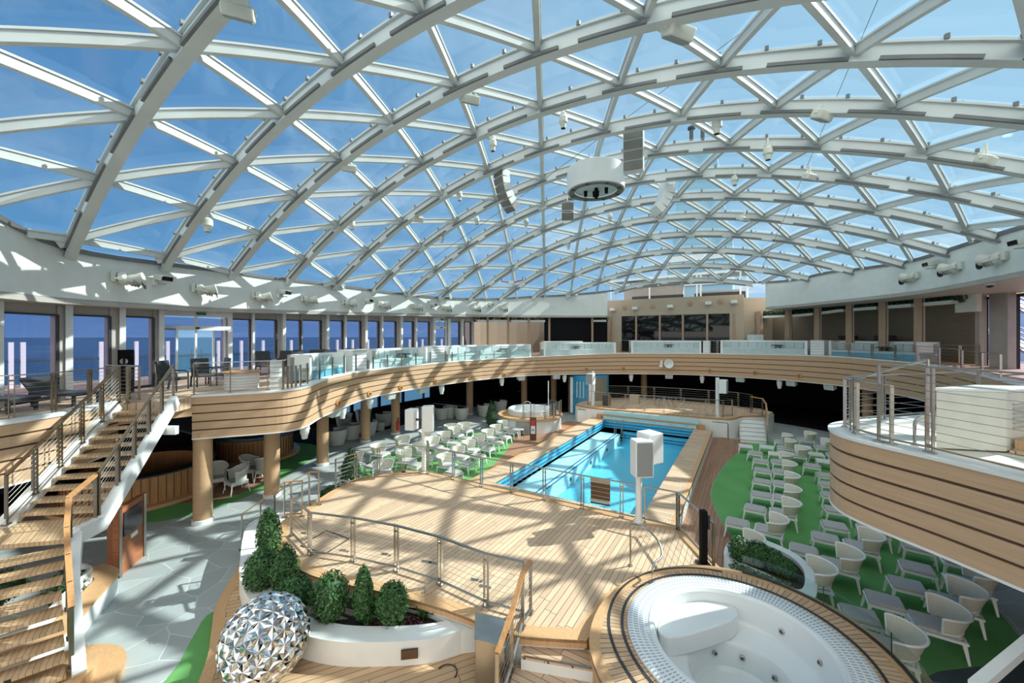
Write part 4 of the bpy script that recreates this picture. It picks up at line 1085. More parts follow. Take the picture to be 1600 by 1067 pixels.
# ================================================================== loudspeakers on white poles
def pole_speaker(name, lab, base, h, turn, boxes, r=.075):
    t = thing(name, lab, 'loudspeaker', base); base = Vector(base)
    MB().lathe(base, [(.14, 0), (.14, .03), (r*1.25, .05), (r, .3), (r*.95, h)], 20).build('pole', 'white', t, smooth=30)
    for k, (ang, w, d, hh, off, z) in enumerate(boxes):
        R = Matrix.Rotation(ang, 3, 'Z'); c = base+R@Vector((off, 0, 0))+Vector((0, 0, z))
        m = MB(); m.box(c, (d, w, hh), mat=R); cbx = m.build('cabinet', 'white', t, bevel=.03)
        m = MB(); m.box(c+R@Vector((d/2+.006, 0, 0)), (.012, w*.86, hh*.9), mat=R); m.build('grille', 'spgrey', t)
        m = MB(); m.bar(base+Vector((0, 0, z)), c, .05, .08); m.build('bracket', 'dark', t)
    return t
dirc = lambda a: YAW+pi/2+radians(a)      # a: 0 away from the viewer, 90 to the viewer's left, 180 towards
pole_speaker('pole_loudspeaker', 'white pole with two loudspeaker boxes at the stage edge before the pool', (-2.58, 11.03, ZS), 2.25, 0, [(dirc(186), .50, .40, .98, .18, 1.80), (dirc(-62), .52, .50, .84, .42, 1.98)], .085)
pole_speaker('pole_loudspeaker', 'white pole with two loudspeaker boxes at the stage edge by the sunlit turf', (-10.38, 10.9, ZS), 2.45, 0, [(dirc(75), .42, .36, .78, .50, 1.95), (dirc(-80), .45, .40, .92, .16, 2.0)], .085)
pole_speaker('pole_loudspeaker', 'white pole loudspeaker on the far stage in front of the blue kiosk', (-9.2, 26.2, ZF), 2.35, 0, [(dirc(140), .5, .4, .75, .35, 1.85)], .11)
pole_speaker('pole_loudspeaker', 'white pole loudspeaker on the far stage next to its steps', (-1.6, 26.35, ZF), 2.3, 0, [(dirc(-130), .5, .4, .8, .32, 1.8)], .11)

# ================================================================== lounge chairs, stools and low tables
def chair_proto():
    t = local('lounge_chair', 'c', 'chair')
    zs = .36
    m = MB(); m.sweep([(-.30, -.31, zs), (.34, -.29, zs), (.34, .29, zs), (-.30, .31, zs)], [(-.025, -.025), (.025, -.025), (.025, .02), (-.025, .02)], True); m.build('seat_frame', 'white', t)
    MB().box((.03, 0, zs+.045), (.60, .54, .075)).build('seat_cushion', 'cushion', t, bevel=.025)
    for sx, sy in ((.31, .27), (.31, -.27), (-.27, .28), (-.27, -.28)):
        m = MB(); m.bar((sx, sy, zs), (sx*1.22, sy*1.14, 0), .075, .06, (1, 0, 0), .035, .035); m.build('leg', 'white', t)
    # flaring woven shell, open towards +x
    rows = []; A = [radians(a) for a in range(84, 277, 12)]
    for k in range(6):
        u = k/5; z = zs+.08+.33*u; r = .315+.11*u
        rows.append([Vector((-.02+(r*1.02)*cos(a), (r+.01)*sin(a), z+(.0 if u < 1 else .0)-.10*u*max(0, cos(a)))) for a in A])
    m = MB(); nn = len(A); vs = [p for r_ in rows for p in r_]
    vs2 = [Vector((p.x*1.0+.0, p.y, p.z)) for p in vs]
    inn = []
    for r_ in rows:
        for p in r_:
            d = Vector((p.x+.02, p.y, 0)).normalized(); inn.append(p-d*.02)
    fs = []
    for k in range(5):
        for j in range(nn-1):
            a = k*nn+j; fs.append((a, a+1, a+nn+1, a+nn)); b = a+6*nn; fs.append((b, b+nn, b+nn+1, b+1))
    m.add(vs+inn, fs); m.build('backrest', 'wicker', t, smooth=True)
    m = MB()
    m.tube(rows[-1], .022, 8); m.tube([r_[0] for r_ in rows], .020, 8); m.tube([r_[-1] for r_ in rows], .020, 8); m.tube(rows[0], .014, 6)
    m.build('back_rim', 'white', t, smooth=True)
    return t
def stool_proto(name, cat, cush=True):
    t = local(name, 's', cat); zs = .34
    m = MB(); m.sweep([(-.28, -.25, zs), (.28, -.25, zs), (.28, .25, zs), (-.28, .25, zs)], [(-.022, -.025), (.022, -.025), (.022, .02), (-.022, .02)], True); m.build('stool_frame' if cush else 'table_frame', 'white', t)
    if cush: MB().box((0, 0, zs+.05), (.56, .50, .075)).build('seat_cushion', 'cushion', t, bevel=.025)
    else: MB().box((0, 0, zs+.03), (.60, .54, .025)).build('tabletop', 'white', t, bevel=.008)
    for sx in (-1, 1):
        for sy in (-1, 1):
            m = MB(); m.bar((sx*.26, sy*.23, zs), (sx*.32, sy*.27, 0), .065, .055, (1, 0, 0), .032, .032); m.build('leg', 'white', t)
    return t
CH = Proto(chair_proto()); ST = Proto(stool_proto('footstool', 'stool')); TB_ = Proto(stool_proto('low_table', 'table', False))
# shaded starboard turf: chairs face the pool (-x)
zt = .012
def put_row(pr, rowname, pts, rot, kind, group, jitter=6, end='front tub'):
    pts = sorted(pts, key=lambda p: p[1])
    for i, (x, y) in enumerate(pts):
        lab = '%s, %s from the %s in %s' % (kind, ORD[i], end, rowname)
        pr.put((x, y, zt), rot+radians(random.uniform(-jitter, jitter)), lab, group)
s1 = [(.25, 21.75), (.44, 20.5), (.48, 19.1), (.42, 17.6), (.36, 16.1), (.17, 14.72), (-.29, 13.33)]
c1 = [(1.2, 20.7), (1.2, 19.25), (1.15, 17.65), (1.05, 16.1), (.92, 14.75), (.5, 13.25), (-.1, 11.7)]
s2 = [(2.28, 20.8), (2.6, 19.65), (2.58, 18.5), (2.45, 17.3), (2.35, 15.9), (2.12, 14.55), (1.78, 13.55), (1.2, 12.5)]
c2 = [(3.35, 20.7), (3.4, 19.3), (3.35, 17.6), (3.2, 16.0), (3.0, 14.7), (2.5, 13.4), (1.85, 12.05), tuple(P(1243, 910, .42)+Vector((.32, .30, 0)))[:2]]
s3 = [(3.75, 14.2), (3.4, 12.9), (2.98, 11.9), (2.40, 10.95), (1.86, 10.12)]
c3 = [(4.4, 13.8), (4.15, 12.6), (3.6, 11.55), (3.03, 10.5), tuple(P(1392, 1012, .42))[:2]]
tb = [(-.14, 23.0), (.75, 23.35), (1.08, 22.2), (2.35, 24.3), (2.68, 23.1), (2.85, 22.0)]
cb_ = [(1.55, 23.5), (1.9, 22.25), (1.5, 24.75), (3.15, 24.5), (3.45, 23.2), (3.6, 22.1), (2.6, 25.9), (4.2, 25.6)]
put_row(ST, 'the pool side row on shaded turf', s1, 0, 'grey footstool', 'footstools on the shaded turf')
put_row(CH, 'the first chair row on shaded turf', c1, pi, 'white lounge chair', 'lounge chairs on the shaded turf')
put_row(ST, 'the middle stool row on shaded turf', s2, 0, 'grey footstool', 'footstools on the shaded turf')
put_row(CH, 'the second chair row on shaded turf', c2, pi, 'white lounge chair', 'lounge chairs on the shaded turf')
put_row(ST, 'the row under the platform', s3, 0, 'grey footstool', 'footstools on the shaded turf')
put_row(CH, 'the row under the platform', c3, pi-.05, 'white lounge chair', 'lounge chairs on the shaded turf')
put_row(TB_, 'the group by far stage steps', tb, 0, 'low white table', 'low tables by the far stage steps')
put_row(CH, 'the group by far stage steps', cb_, pi, 'white lounge chair', 'lounge chairs by the far stage steps')
# sunlit port turf: chairs face the pool (+x)
def lrow(x0, n, y0=12.4, dy=1.16, sl=-.21): return [(x0+sl*(dy*i), y0+dy*i) for i in range(n)]
put_row(ST, 'the pool side row on sunlit turf', lrow(-10.2, 7), 0, 'grey footstool', 'footstools on the sunlit turf', 5, 'stage')
put_row(CH, 'the pool side row on sunlit turf', lrow(-11.0, 7, 12.95), .1, 'white lounge chair', 'lounge chairs on the sunlit turf', 8, 'stage')
put_row(ST, 'the second row on sunlit turf', lrow(-12.15, 5, 12.3), 0, 'grey footstool', 'footstools on the sunlit turf', 6, 'stage')
put_row(CH, 'the second row on sunlit turf', lrow(-12.95, 6, 12.5), .1, 'white lounge chair', 'lounge chairs on the sunlit turf', 8, 'stage')
put_row(ST, 'the back row on sunlit turf', [(-13.6, 11.25), (-13.9, 13.3), (-14.2, 15.2)], 0, 'grey footstool', 'footstools on the sunlit turf', 8, 'stage')
put_row(CH, 'the back row on sunlit turf', [(-14.5, 11.0), (-14.75, 12.6), (-14.9, 14.2), (-14.95, 15.9), (-14.6, 17.6)], .1, 'white lounge chair', 'lounge chairs on the sunlit turf', 12, 'stage')
put_row(CH, 'the pair behind the stage tree', [(-13.3, 9.9), (-12.7, 11.0)], -.3, 'white lounge chair', 'lounge chairs on the sunlit turf', 15, 'stage')
put_row(TB_, 'the tables by the far round tub', [(-11.75, 20.2), (-12.6, 20.6)], 0, 'low white table', 'low tables by the far tub', 5, 'stage')

# ================================================================== staircase from the upper deck
stc = thing('staircase', 'white stringer staircase with teak treads down from the upper deck', 'staircase', (-12.5, 2.5, 0))
UL0, UR0 = Vector((-14.63, 3.70, ZU-.05)), Vector((-14.08, 4.62, ZU-.05))
UL1, UR1 = P(12, 824, 2.0), P(150, 818, 2.0)
nst = 12
for i in range(nst):
    t = (i+.5)/nst; z = ZU-.05-(i+1)*(ZU-.05-2.0)/nst
    a = UL0.lerp(UL1, t); b = UR0.lerp(UR1, t); a.z = b.z = z
    d = (UL1-UL0+UR1-UR0); d.z = 0; d.normalize()
    a2, b2 = a-d*.02, b-d*.02; w_ = .30
    MB().add([a2-d*w_/2, b2-d*w_/2, b2+d*w_/2, a2+d*w_/2]+[p-Vector((0, 0, .05)) for p in (a2-d*w_/2, b2-d*w_/2, b2+d*w_/2, a2+d*w_/2)], [(0, 1, 2, 3), (7, 6, 5, 4), (0, 4, 5, 1), (1, 5, 6, 2), (2, 6, 7, 3), (3, 7, 4, 0)]).build('tread', 'teaktread', stc)
LW = Vector((-.80, -.60, 0))    # across the lower flight, away from the stringer
# half landing
la = [UR1, UL1, UL1+Vector((.1, -1.0, 0)), UR1+Vector((.40, -.50, 0))]
MB().prism([(p.x, p.y) for p in la], 1.92, 2.0).build('landing', 'teaktread', stc)
LR0 = UR1+Vector((.35, -.42, 0)); LR1 = P(112, 1058, .35)
lowpath = smooth_path([tuple(LR0), tuple(LR0.lerp(LR1, .35)+Vector((.05, -.06, 0))), tuple(LR0.lerp(LR1, .7)+Vector((.03, -.03, 0))), tuple(LR1)], 5)
lowpath = [Vector(p) for p in lowpath]
def along(path, t):
    f = t*(len(path)-1); i = min(int(f), len(path)-2); return path[i].lerp(path[i+1], f-i)
for i in range(9):
    t = (i+.6)/9.6; b = along(lowpath, t); z = 2.0-(i+1)*.175
    dd = (along(lowpath, min(1, t+.05))-along(lowpath, max(0, t-.05))); dd.z = 0; dd.normalize()
    w = (Matrix.Rotation(-pi/2, 3, 'Z')@dd); w = (w*.75+LW*.25).normalized()
    b = b+w*.06; a = b+w*1.75; a.z = b.z = z
    q = [a-dd*.16, b-dd*.16, b+dd*.16, a+dd*.16]
    MB().add(q+[p-Vector((0, 0, .05)) for p in q], [(0, 1, 2, 3), (7, 6, 5, 4), (0, 4, 5, 1), (1, 5, 6, 2), (2, 6, 7, 3), (3, 7, 4, 0)]).build('tread', 'teaktread', stc)
def stringer(pts, w=.07, h=.34):
    m = MB(); m.sweep([p+Vector((0, 0, .0)) for p in pts], [(-w/2, -h/2), (w/2, -h/2), (w/2, h/2), (-w/2, h/2)]); return m.build('stringer', 'white', stc)
off = Vector((.07, .05, 0))
stringer([UR0+off*1.2+Vector((0, 0, .05)), UR1+off, UR1+Vector((.38, -.36, 0))], .16, .30)
stringer([p+Vector((.06, .07, 0)) for p in lowpath], .16, .30)
stringer([UL0-off, UL1-off], .14, .30)
# wall bracket under the landing deck
m = MB(); bp = D(262, 672, 10.6); m.box(bp, (.5, .12, .22), YAW); m.build('bracket_arm', 'white', stc)
# curved base steps
bs0 = P(150, 1035, .3)
for k, (rr, z) in enumerate(((.95, .17), (.62, .34))):
    c = LR1+Vector((-.35, -.25, 0)); MB().lathe((c.x, c.y, 0), [(rr, 0), (rr, z-.03), (rr+.02, z), (0.001, z)], 40).build('base_step', 'teakedge', stc, smooth=30)
# handrails of the stair
uw = lambda a, b, n: [a.lerp(b, i/n) for i in range(n+1)]
railing('stair_railing', 'wooden topped wire railing on the stringer nearest the deck edge panels, upper flight', [p+Vector((0, 0, .05)) for p in uw(UL0-off*.3, UL1-off*.3, 5)], 1.0, rail='bronze', rs=(.06, .035), twin=True, n=8, bottom=True, post='bronzedark')
railing('stair_railing', 'steel wire railing on the stringer facing the dance stage, upper flight', [p+Vector((0, 0, .05)) for p in uw(UR0+off*.6, UR1+off*.6, 5)], 1.0, rail='bronze', rs=(.055, .03), twin=True, n=9, bottom=True, post='bronzedark')
lr = [UR1+Vector((.05, -.02, .03))]+[p+Vector((0, 0, .05)) for p in lowpath[2::3]]
railing('stair_railing', 'wooden topped wire railing down the lower flight to the curved base step', lr, .98, rail='handwood', rs=(.08, .05), twin=True, n=9, post='bronzedark')
e0 = lr[-1]+Vector((0, 0, .98)); 
# railings along the upper deck edge by the stair
up = lambda px, py: P(px, py, 3.99)
railing('deck_railing', 'wire railing on the upper deck edge beside the dark loungers', [up(-60, 662), up(18, 657), up(84, 648), up(140, 636), up(184, 629)], 1.0, n=8, twin=True, post='bronzedark')
railing('deck_railing', 'short wire railing at the head of the staircase', [(-14.85, 3.9, 3.99), (-15.4, 4.3, 3.99), (-15.9, 4.2, 3.99), (-16.6, 3.9, 3.99)], 1.0, n=7, twin=True, post='bronzedark')
railing('deck_railing', 'thin wire railing along the bulging deck edge beside the round white bar', [(p[0]-.18, p[1]+.12, p[3]+.03) for p in (FS[0], FS[2], FS[4], FS[6])]+[(-13.6, 7.5, 4.06)], 1.0, n=7, twin=False, post='bronzedark')

# ================================================================== under the stair: kiosk, bench with planting
p = P(206, 885, 0); ik = thing('information_kiosk', 'red brown wooden kiosk with a black screen under the staircase', 'kiosk', P(206, 885, 0))
a, b = P(188, 902, 0), P(226, 868, 0)
d = (b-a); d.z = 0; d.normalize(); nrm = Vector((d.y, -d.x, 0))
MB().bar(a+Vector((0, 0, .82))-nrm*.08, b+Vector((0, 0, .82))-nrm*.08, .14, 1.64).build('panel', 'walnut', ik)
m = MB(); L = (b-a).length
m.bar(a+d*L*.12+Vector((0, 0, 1.22)), a+d*L*.88+Vector((0, 0, 1.22)), .03, .58); m.build('screen', 'lens', ik)
MB().bar(a+d*L*.42+nrm*.003+Vector((0, 0, .80)), a+d*L*.66+nrm*.003+Vector((0, 0, .80)), .03, .10).build('label_plate', 'white', ik)
for q in (a, b): MB().bar(q, q+Vector((0, 0, 1.68)), .05, .08, (1, 0, 0)).build('side_post', 'steel', ik)
a2 = a-d*.02; c2_ = a2+Vector((-1.05, .05, 0))
pl = thing('partition_screen', 'plain dark brown wooden panel beside the kiosk under the staircase', 'panel', a2)
MB().bar(a2+Vector((-.06, 0, .6)), c2_+Vector((0, 0, .6)), .06, 1.2).build('panel_board', 'walnut', pl)
pl2 = smooth_path([(-13.2, 3.0), (-12.5, 3.12), (-12.0, 2.85), (-11.5, 2.5), (-10.9, 2.1), (-10.5, 1.6), (-10.7, .9)], 4)
bn = thing('curved_bench', 'curved teak topped white bench under the lower stair flight', 'bench', (-11.8, 2.4, 0))
MB().wall(pl2, 0, .40, .06, -1 if False else 1).build('bench_front', 'white', bn)
MB().wall(offset(pl2, -.03), .40, .45, .40, 1).build('bench_seat', 'teakedge', bn)
MB().wall(offset(pl2, .40), .0, .72, .05, 1).build('back_wall', 'white', bn)
bpl = Vector((-12.45, 2.3, .1))
shrub('bench_shrub', 'dark shrub behind the curved bench under the staircase', bpl, .75, .33, 700, .05, 0, mat='leafdark', seed=140)
for k, (dx, dy, lab) in enumerate([(-1.3, -.7, 'dark shrub seen between the stair treads, deeper under the flight')]):
    shrub('bench_shrub', lab, bpl+Vector((dx, dy, 0)), .7, .4, 600, .05, 0, mat='leafdark', seed=150+k)

# ================================================================== round bars, rattan chairs, tub chairs of the lower deck
def round_bar(name, lab, c, r, h):
    t = thing(name, lab, 'bar counter', c); c = Vector(c)
    MB().lathe(c, [(r, .1), (r, h-.06)], 48, caps=False).build('slatted_front', 'walnut' if False else 'handwood', t, smooth=True)
    m = MB()
    for k in range(60):
        a = 2*pi*k/60; m.box(c+Vector((cos(a)*(r+.012), sin(a)*(r+.012), h/2)), (.02, .012, h-.2), a)
    m.build('slat_joint', 'groove', t)
    MB().lathe(c, [(r-.35, h-.05), (r+.10, h-.05), (r+.10, h), (r-.35, h)], 48, caps=False).build('counter_top', 'dark', t, smooth=30)
    MB().lathe(c, [(r+.32, 0), (r+.32, .12), (r, .13)], 48, caps=False).build('foot_step', 'teakedge', t, smooth=30)
    return t
round_bar('round_bar', 'round wooden slatted bar counter in the shade by the thick tan pillar', (-19.6, 5.6, 0), 2.1, 1.1)
round_bar('round_bar', 'second round slatted bar counter, deeper in the shade between the pillars', (-20.9, 10.2, 0), 1.6, 1.1)
def rattan_proto():
    t = local('rattan_armchair', 'r', 'armchair')
    m = MB(); m.box((0, 0, .36), (.52, .52, .14)); m.build('seat', 'rattan', t, bevel=.03)
    m = MB(); A = [radians(a) for a in range(60, 301, 15)]; vs = []; n_ = len(A)
    for z, r in ((.36, .27), (.56, .29), (.74, .32)):
        vs += [(r*cos(a)-.0, r*sin(a), z+(.14*max(0, -cos(a)) if z > .6 else 0)) for a in A]
    inn = [(x*.92, y*.92, z) for x, y, z in vs]
    fs = []
    for k in range(2):
        for j in range(n_-1):
            a = k*n_+j; fs += [(a, a+1, a+n_+1, a+n_), (a+3*n_, a+4*n_, a+4*n_+1, a+3*n_+1)]
    m.add(vs+inn, fs); m.build('backrest', 'rattan', t, smooth=True)
    MB().tube(vs[2*n_:], .022, 8).build('arm_rim', 'white', t, smooth=True)
    for sx in (-1, 1):
        for sy in (-1, 1):
            MB().tube([(sx*.23, sy*.23, .40), (sx*.25, sy*.25, .2), (sx*.29, sy*.28, 0)], [.02, .018, .014], 6).build('leg', 'white', t)
    return t
RA = Proto(rattan_proto())
for i, (x, y, rz, lab) in enumerate([(-17.45, 7.1, -.5, 'rattan armchair nearest the thick tan pillar'), (-16.45, 7.35, -1.6, 'rattan armchair standing out towards the green turf strip'), (-17.5, 8.3, .6, 'rattan armchair behind the two by the thick pillar'), (-16.9, 8.6, 2.4, 'rattan armchair at the back of the group by the pillar')]):
    RA.put((x, y, .016), rz, lab, 'rattan armchairs by the round bar', sc=1.12)
def tubchair_proto():
    t = local('tub_chair', 't', 'armchair')
    m = MB(); A0, A1 = radians(42), radians(318)
    m.lathe((0, 0, 0), [(.34, .03), (.42, .36), (.47, .74), (.40, .74), (.36, .40)], 26, A0, A1, sx=1.0); m.build('tub_shell', 'rattan', t, smooth=35)
    MB().lathe((0, 0, 0), [(.33, .02), (.37, .34), (.001, .34)], 26).build('base', 'rattan', t, smooth=35)
    MB().lathe((0, 0, .34), [(.355, 0), (.36, .09), (.33, .12), (.001, .12)], 26).build('seat_cushion', 'paleblue', t, smooth=35)
    return t
TU = Proto(tubchair_proto())
for i, (px, py, rz, lab) in enumerate([(526, 695, 3.6, 'front white tub chair beside the tan pillar'), (549, 686, 3.4, 'white tub chair just behind the front one'), (575, 680, 2.6, 'white tub chair third in the row by the turf'), (538, 668, 0, 'white tub chair in the second row behind the front pair'), (568, 660, -.6, 'white tub chair in the second row, half behind the slim pillar'), (600, 665, 3.3, 'white tub chair beside the pillar with the red extinguisher'), (654, 656, 3.5, 'white tub chair behind the twin loudspeaker pole'), (690, 655, 2.8, 'white tub chair in the shade at the edge of the sunlit turf'), (703, 653, 3.6, 'white tub chair touching its neighbour behind the turf chairs'), (721, 655, 2.2, 'white tub chair beside the far slim pillar'), (757, 650, 3.0, 'white tub chair alone between the far pillar and the small tree'), (782, 643, 3.0, 'white tub chair half hidden by the far round tub')]):
    TU.put(P(px, py, 0), rz, lab, 'white tub chairs in the shade', sc=1.15)
p = P(595, 667, 0); st_ = thing('side_table', 'small round white side table among the tub chairs', 'table', P(594, 672, 0))
MB().lathe(st_.location, [(.26, 0), (.30, .5), (.32, .52), (.001, .53)], 20).build('drum', 'rattan', st_, smooth=35)
p = P(622, 676, .7); ex = thing('fire_extinguisher', 'red fire extinguisher hanging by the slim pillar', 'extinguisher', (-17.85, 16.6, .3))
MB().lathe((-17.85, 16.6, .3), [(.09, 0), (.1, .03), (.1, .5), (.04, .58), (.03, .64)], 14).build('cylinder', 'red', ex, smooth=True)
MB().box((-17.85, 16.6, .98), (.12, .05, .06)).build('valve', 'dark', ex)
MB().box((-18.0, 16.65, .6), (.2, .05, .08)).build('wall_bracket', 'dark', ex)

# far round tub
fc = Vector((-12.2, 22.6, 0)); ft = thing('far_whirlpool_tub', 'second round whirlpool tub with teak rim beside the far stage', 'hot tub', (fc.x, fc.y, 0))
MB().lathe(fc, [(2.0, 0), (2.0, .78)], 48, caps=False).build('side_wall', 'white', ft, smooth=True)
MB().lathe(fc, [(2.1, .78), (2.1, .88), (1.45, .9), (1.45, .78)], 48, caps=False).build('teak_ring', 'teakedge', ft, smooth=30)
MB().lathe(fc, [(1.45, .78), (1.45, 1.2), (1.36, 1.24), (1.2, 1.2), (1.1, .6), (.001, .5)], 48, caps=False).build('basin', 'acrylic', ft, smooth=35)
MB().box(fc+Vector((.6, -1.92, .42)), (.95, .18, .55), .3).build('vent_grille', 'spgrey', ft)
q = fc+Vector((.35, -1.5, .88))
MB().tube([q, q+Vector((0, 0, .7))]+[q+Vector((.2-.2*cos(a), .1-.1*cos(a), .8+.2*sin(a))) for a in [pi*k/8 for k in range(9)]]+[q+Vector((.4, .2, .0))], .03, 8).build('grab_rail', 'steel', ft, smooth=True)
railing('tub_railing', 'curved steel railing round the far whirlpool tub', [(fc.x+2.0*cos(radians(a)), fc.y+2.0*sin(radians(a)), .88) for a in range(-75, 45, 20)], .9, n=6)
# red and blue sanitiser stand
p = P(833, 688, 0); sn = thing('sanitiser_post', 'brown post with red and white dispenser by the far tub', 'post', P(833, 688, 0)); p = sn.location.copy()
MB().box(p+Vector((0, 0, .65)), (.36, .12, 1.3), .4).build('board', 'brownsign', sn)
MB().box(p+Vector((.05, -.1, 1.0)), (.24, .05, .3), .4).build('red_dispenser', 'red', sn)
MB().box(p+Vector((.05, -.1, .62)), (.24, .05, .44), .4).build('pale_dispenser', 'white', sn)
MB().box(p+Vector((.06, -.14, .62)), (.1, .03, .1), .4).build('button', 'blue', sn)
p = P(839, 672, 0); fp = thing('flag_pole', 'slim white pole rising beside the far round tub', 'pole', (-10.7, 22.2, .0))
MB().lathe((-10.7, 22.2, 0), [(.12, 0), (.12, .04), (.03, .05), (.03, 3.1)], 10).build('pole_shaft', 'white', fp)
MB().box((-10.62, 22.7, 1.35), (.42, .3, .95), .5).build('control_box', 'dark', fp)
# small trees
def tree_pot(lab, base, h, r, seed):
    t = shrub('conical_tree', lab, base, h, r, 1100, .06, .75, seed=seed, mat='leafdark', cat='tree'); return t
tree_pot('small dark conical tree in front of the sunlit turf chairs', P(548, 762, .0), 1.55, .52, 301)
tree_pot('small dark conical tree beside the far round tub', Vector((-13.9, 20.6, .0)), 1.75, .5, 302)
shrub('low_bush', 'low bush behind the stage by the dark conical tree', P(520, 790, 0), .7, .45, 700, .06, seed=303, mat='leafdark')
shrub('low_bush', 'green bush beside the conical tree on the turf edge', P(568, 765, 0), .5, .42, 700, .06, seed=304)

# ================================================================== upper deck: sofas behind the fascia
FXY = [(p[0], p[1]) for p in FS]
def fz(x, y):
    return min(FS, key=lambda p: (p[0]-x)**2+(p[1]-y)**2)[3]
def sub_path(px0, px1, n=10):
    a, b = on_path(px0, FXY), on_path(px1, FXY)
    ia = [on_path(px0+(px1-px0)*k/n, FXY) for k in range(n+1)]
    return [(q[0], q[1]) for q in ia]
def sofa(name, lab, px0, px1, cush='paleblue', base='turq'):
    pth = sub_path(px0, px1); zb = fz(*pth[5])-.02
    t = thing(name, lab, 'sofa', (pth[5][0], pth[5][1], zb))
    o = lambda d: offset(pth, -d)
    MB().wall(o(.45), zb, zb+.34, .75, -1).build('base', base, t)
    MB().wall(o(.42), zb+.34, zb+.46, .68, -1).build('seat_cushion', cush, t)
    MB().wall(o(1.0), zb+.42, zb+.88, .16, -1).build('back_cushion', cush, t)
    MB().wall(o(1.16), zb, zb+.98, .12, -1).build('back_shell', 'white', t)
    for e in (0, -1):
        q = [o(.40)[e], o(1.28)[e]]; MB().wall(q, zb, zb+.98, .14, 1 if e == 0 else -1).build('end_panel', 'white', t)
    # upright seams of the back cushions
    m = MB()
    for k in range(1, 10):
        q = o(.995)[k]; m.box((q[0], q[1], zb+.66), (.03, .03, .4))
    m.build('cushion_seam', 'greypaint', t)
    return t
sofas = [('sofa', 'curved sofa with turquoise base at the bulge of the upper deck', 500, 552), ('sofa', 'curved sunlit sofa between two white blocks above the tub chairs', 588, 676), ('sofa', 'long curved sofa above the far round tub', 708, 834), ('sofa', 'pale curved sofa above the blue kiosk', 853, 965), ('sofa', 'pale curved sofa above the round white dish', 988, 1096), ('sofa', 'pale curved sofa in front of the wall niche', 1124, 1256), ('sofa', 'long pale sofa along the shaded side under the planted beam', 1288, 1420)]
for k, (nm, lab, a, b) in enumerate(sofas): sofa(nm, lab, a, b, base='turq' if k in (0, 6) else 'paleblue')
# white louvred blocks between sofas
def block(lab, px0, px1, off_, dep, h, louvre=True):
    pth = sub_path(px0, px1, 4); zb = fz(*pth[2])-.02
    t = thing('louvred_cabinet', lab, 'cabinet', (pth[2][0], pth[2][1], zb))
    a = offset(pth, -off_)
    MB().wall(a, zb, zb+h, dep, -1).build('cabinet_body', 'white', t, bevel=.015)
    if louvre:
        m = MB(); f = offset(pth, -off_+.012)
        for k in range(6): m.sweep([(q[0], q[1], zb+.1+(h-.15)*k/5) for q in f], [(-.008, -.008), (.008, -.008), (.008, .008), (-.008, .008)])
        m.build('louvre_joint', 'greypaint', t)
    return t
block('white louvred cabinet at the deck bulge beside the round white bar', 418, 452, .75, .7, 1.02)
block('white louvred block between the first two curved sofas', 562, 583, .4, .9, 1.0)
block('white louvred block at the far end of the sunlit sofa', 682, 702, .4, .9, 1.0)
block('white louvred block beside the sofa above the round dish', 1098, 1108, .4, .9, .98)
block('white louvred block before the wall niche sofa', 1260, 1281, .4, .9, .98)
# dark drinks trays left on sofa seats
for px, lab in ((645, 'black low table at the sunlit sofa'), (796, 'black low table at the long sofa above the far tub'), (905, 'black low table at the sofa above the blue kiosk'), (1048, 'black low table at the sofa above the round dish'), (1208, 'black low table at the wall niche sofa'), (1363, 'black low table at the shaded side sofa')):
    q = sub_path(px-1, px+1, 2); o_ = offset(q, -.62)[1]; z = fz(*q[1])+.44
    t = thing('low_table', lab, 'table', (o_[0], o_[1], z), 'black low tables by the sofas')
    MB().lathe((o_[0], o_[1], z), [(.30, .18), (.34, .20), (.34, .23), (.001, .24)], 20).build('tabletop', 'dark', t)
    for k in range(3):
        a = 2*pi*k/3; MB().bar((o_[0]+.2*cos(a), o_[1]+.2*sin(a), z), (o_[0]+.1*cos(a), o_[1]+.1*sin(a), z+.19), .03, .03, (1, 0, 0)).build('leg', 'dark', t)
# posts and glass along the fascia in front of the sofas
def fas_rail(lab, pxs, h=.62):
    pts = [on_path(px, FXY) for px in pxs]; pts = offset([(q[0], q[1]) for q in pts], -.2)
    pts = [Vector((q[0], q[1], fz(*q)+.04)) for q in pts]
    r = thing('glass_railing', lab, 'railing', pts[0])
    for p, q in zip(pts, pts[1:]):
        d = (q-p).normalized(); m = MB(); a, b = p+d*.06, q-d*.06
        m.add([a+Vector((0, 0, .05)), b+Vector((0, 0, .05)), b+Vector((0, 0, h)), a+Vector((0, 0, h))], [(0, 1, 2, 3)]); m.build('glass_panel', 'clearglass', r, fix=False)
    for p in pts: MB().box(p+Vector((0, 0, h/2)), (.05, .05, h+.03)).build('post', 'steel', r)
    return r
fas_rail('glass railing with steel posts round the bulge of the upper deck', [455, 462, 470, 478, 489, 507, 526, 544, 562], .75)
fas_rail('glass railing with steel posts in front of the sunlit sofa', [588, 610, 632, 654, 676, 700], .62)
fas_rail('glass railing with steel posts before the long sofa above the far tub', [710, 730, 752, 775, 800, 834], .55)
rq = offset([on_path(px, FXY)[:2] for px in (1290, 1322, 1357, 1392, 1425, 1458, 1492, 1522, 1550)], -.2)
railing('deck_railing', 'steel post railing before the long shaded sofa under the planted beam', [(q[0], q[1], fz(*q)+.04) for q in rq], .78, n=4, twin=True)
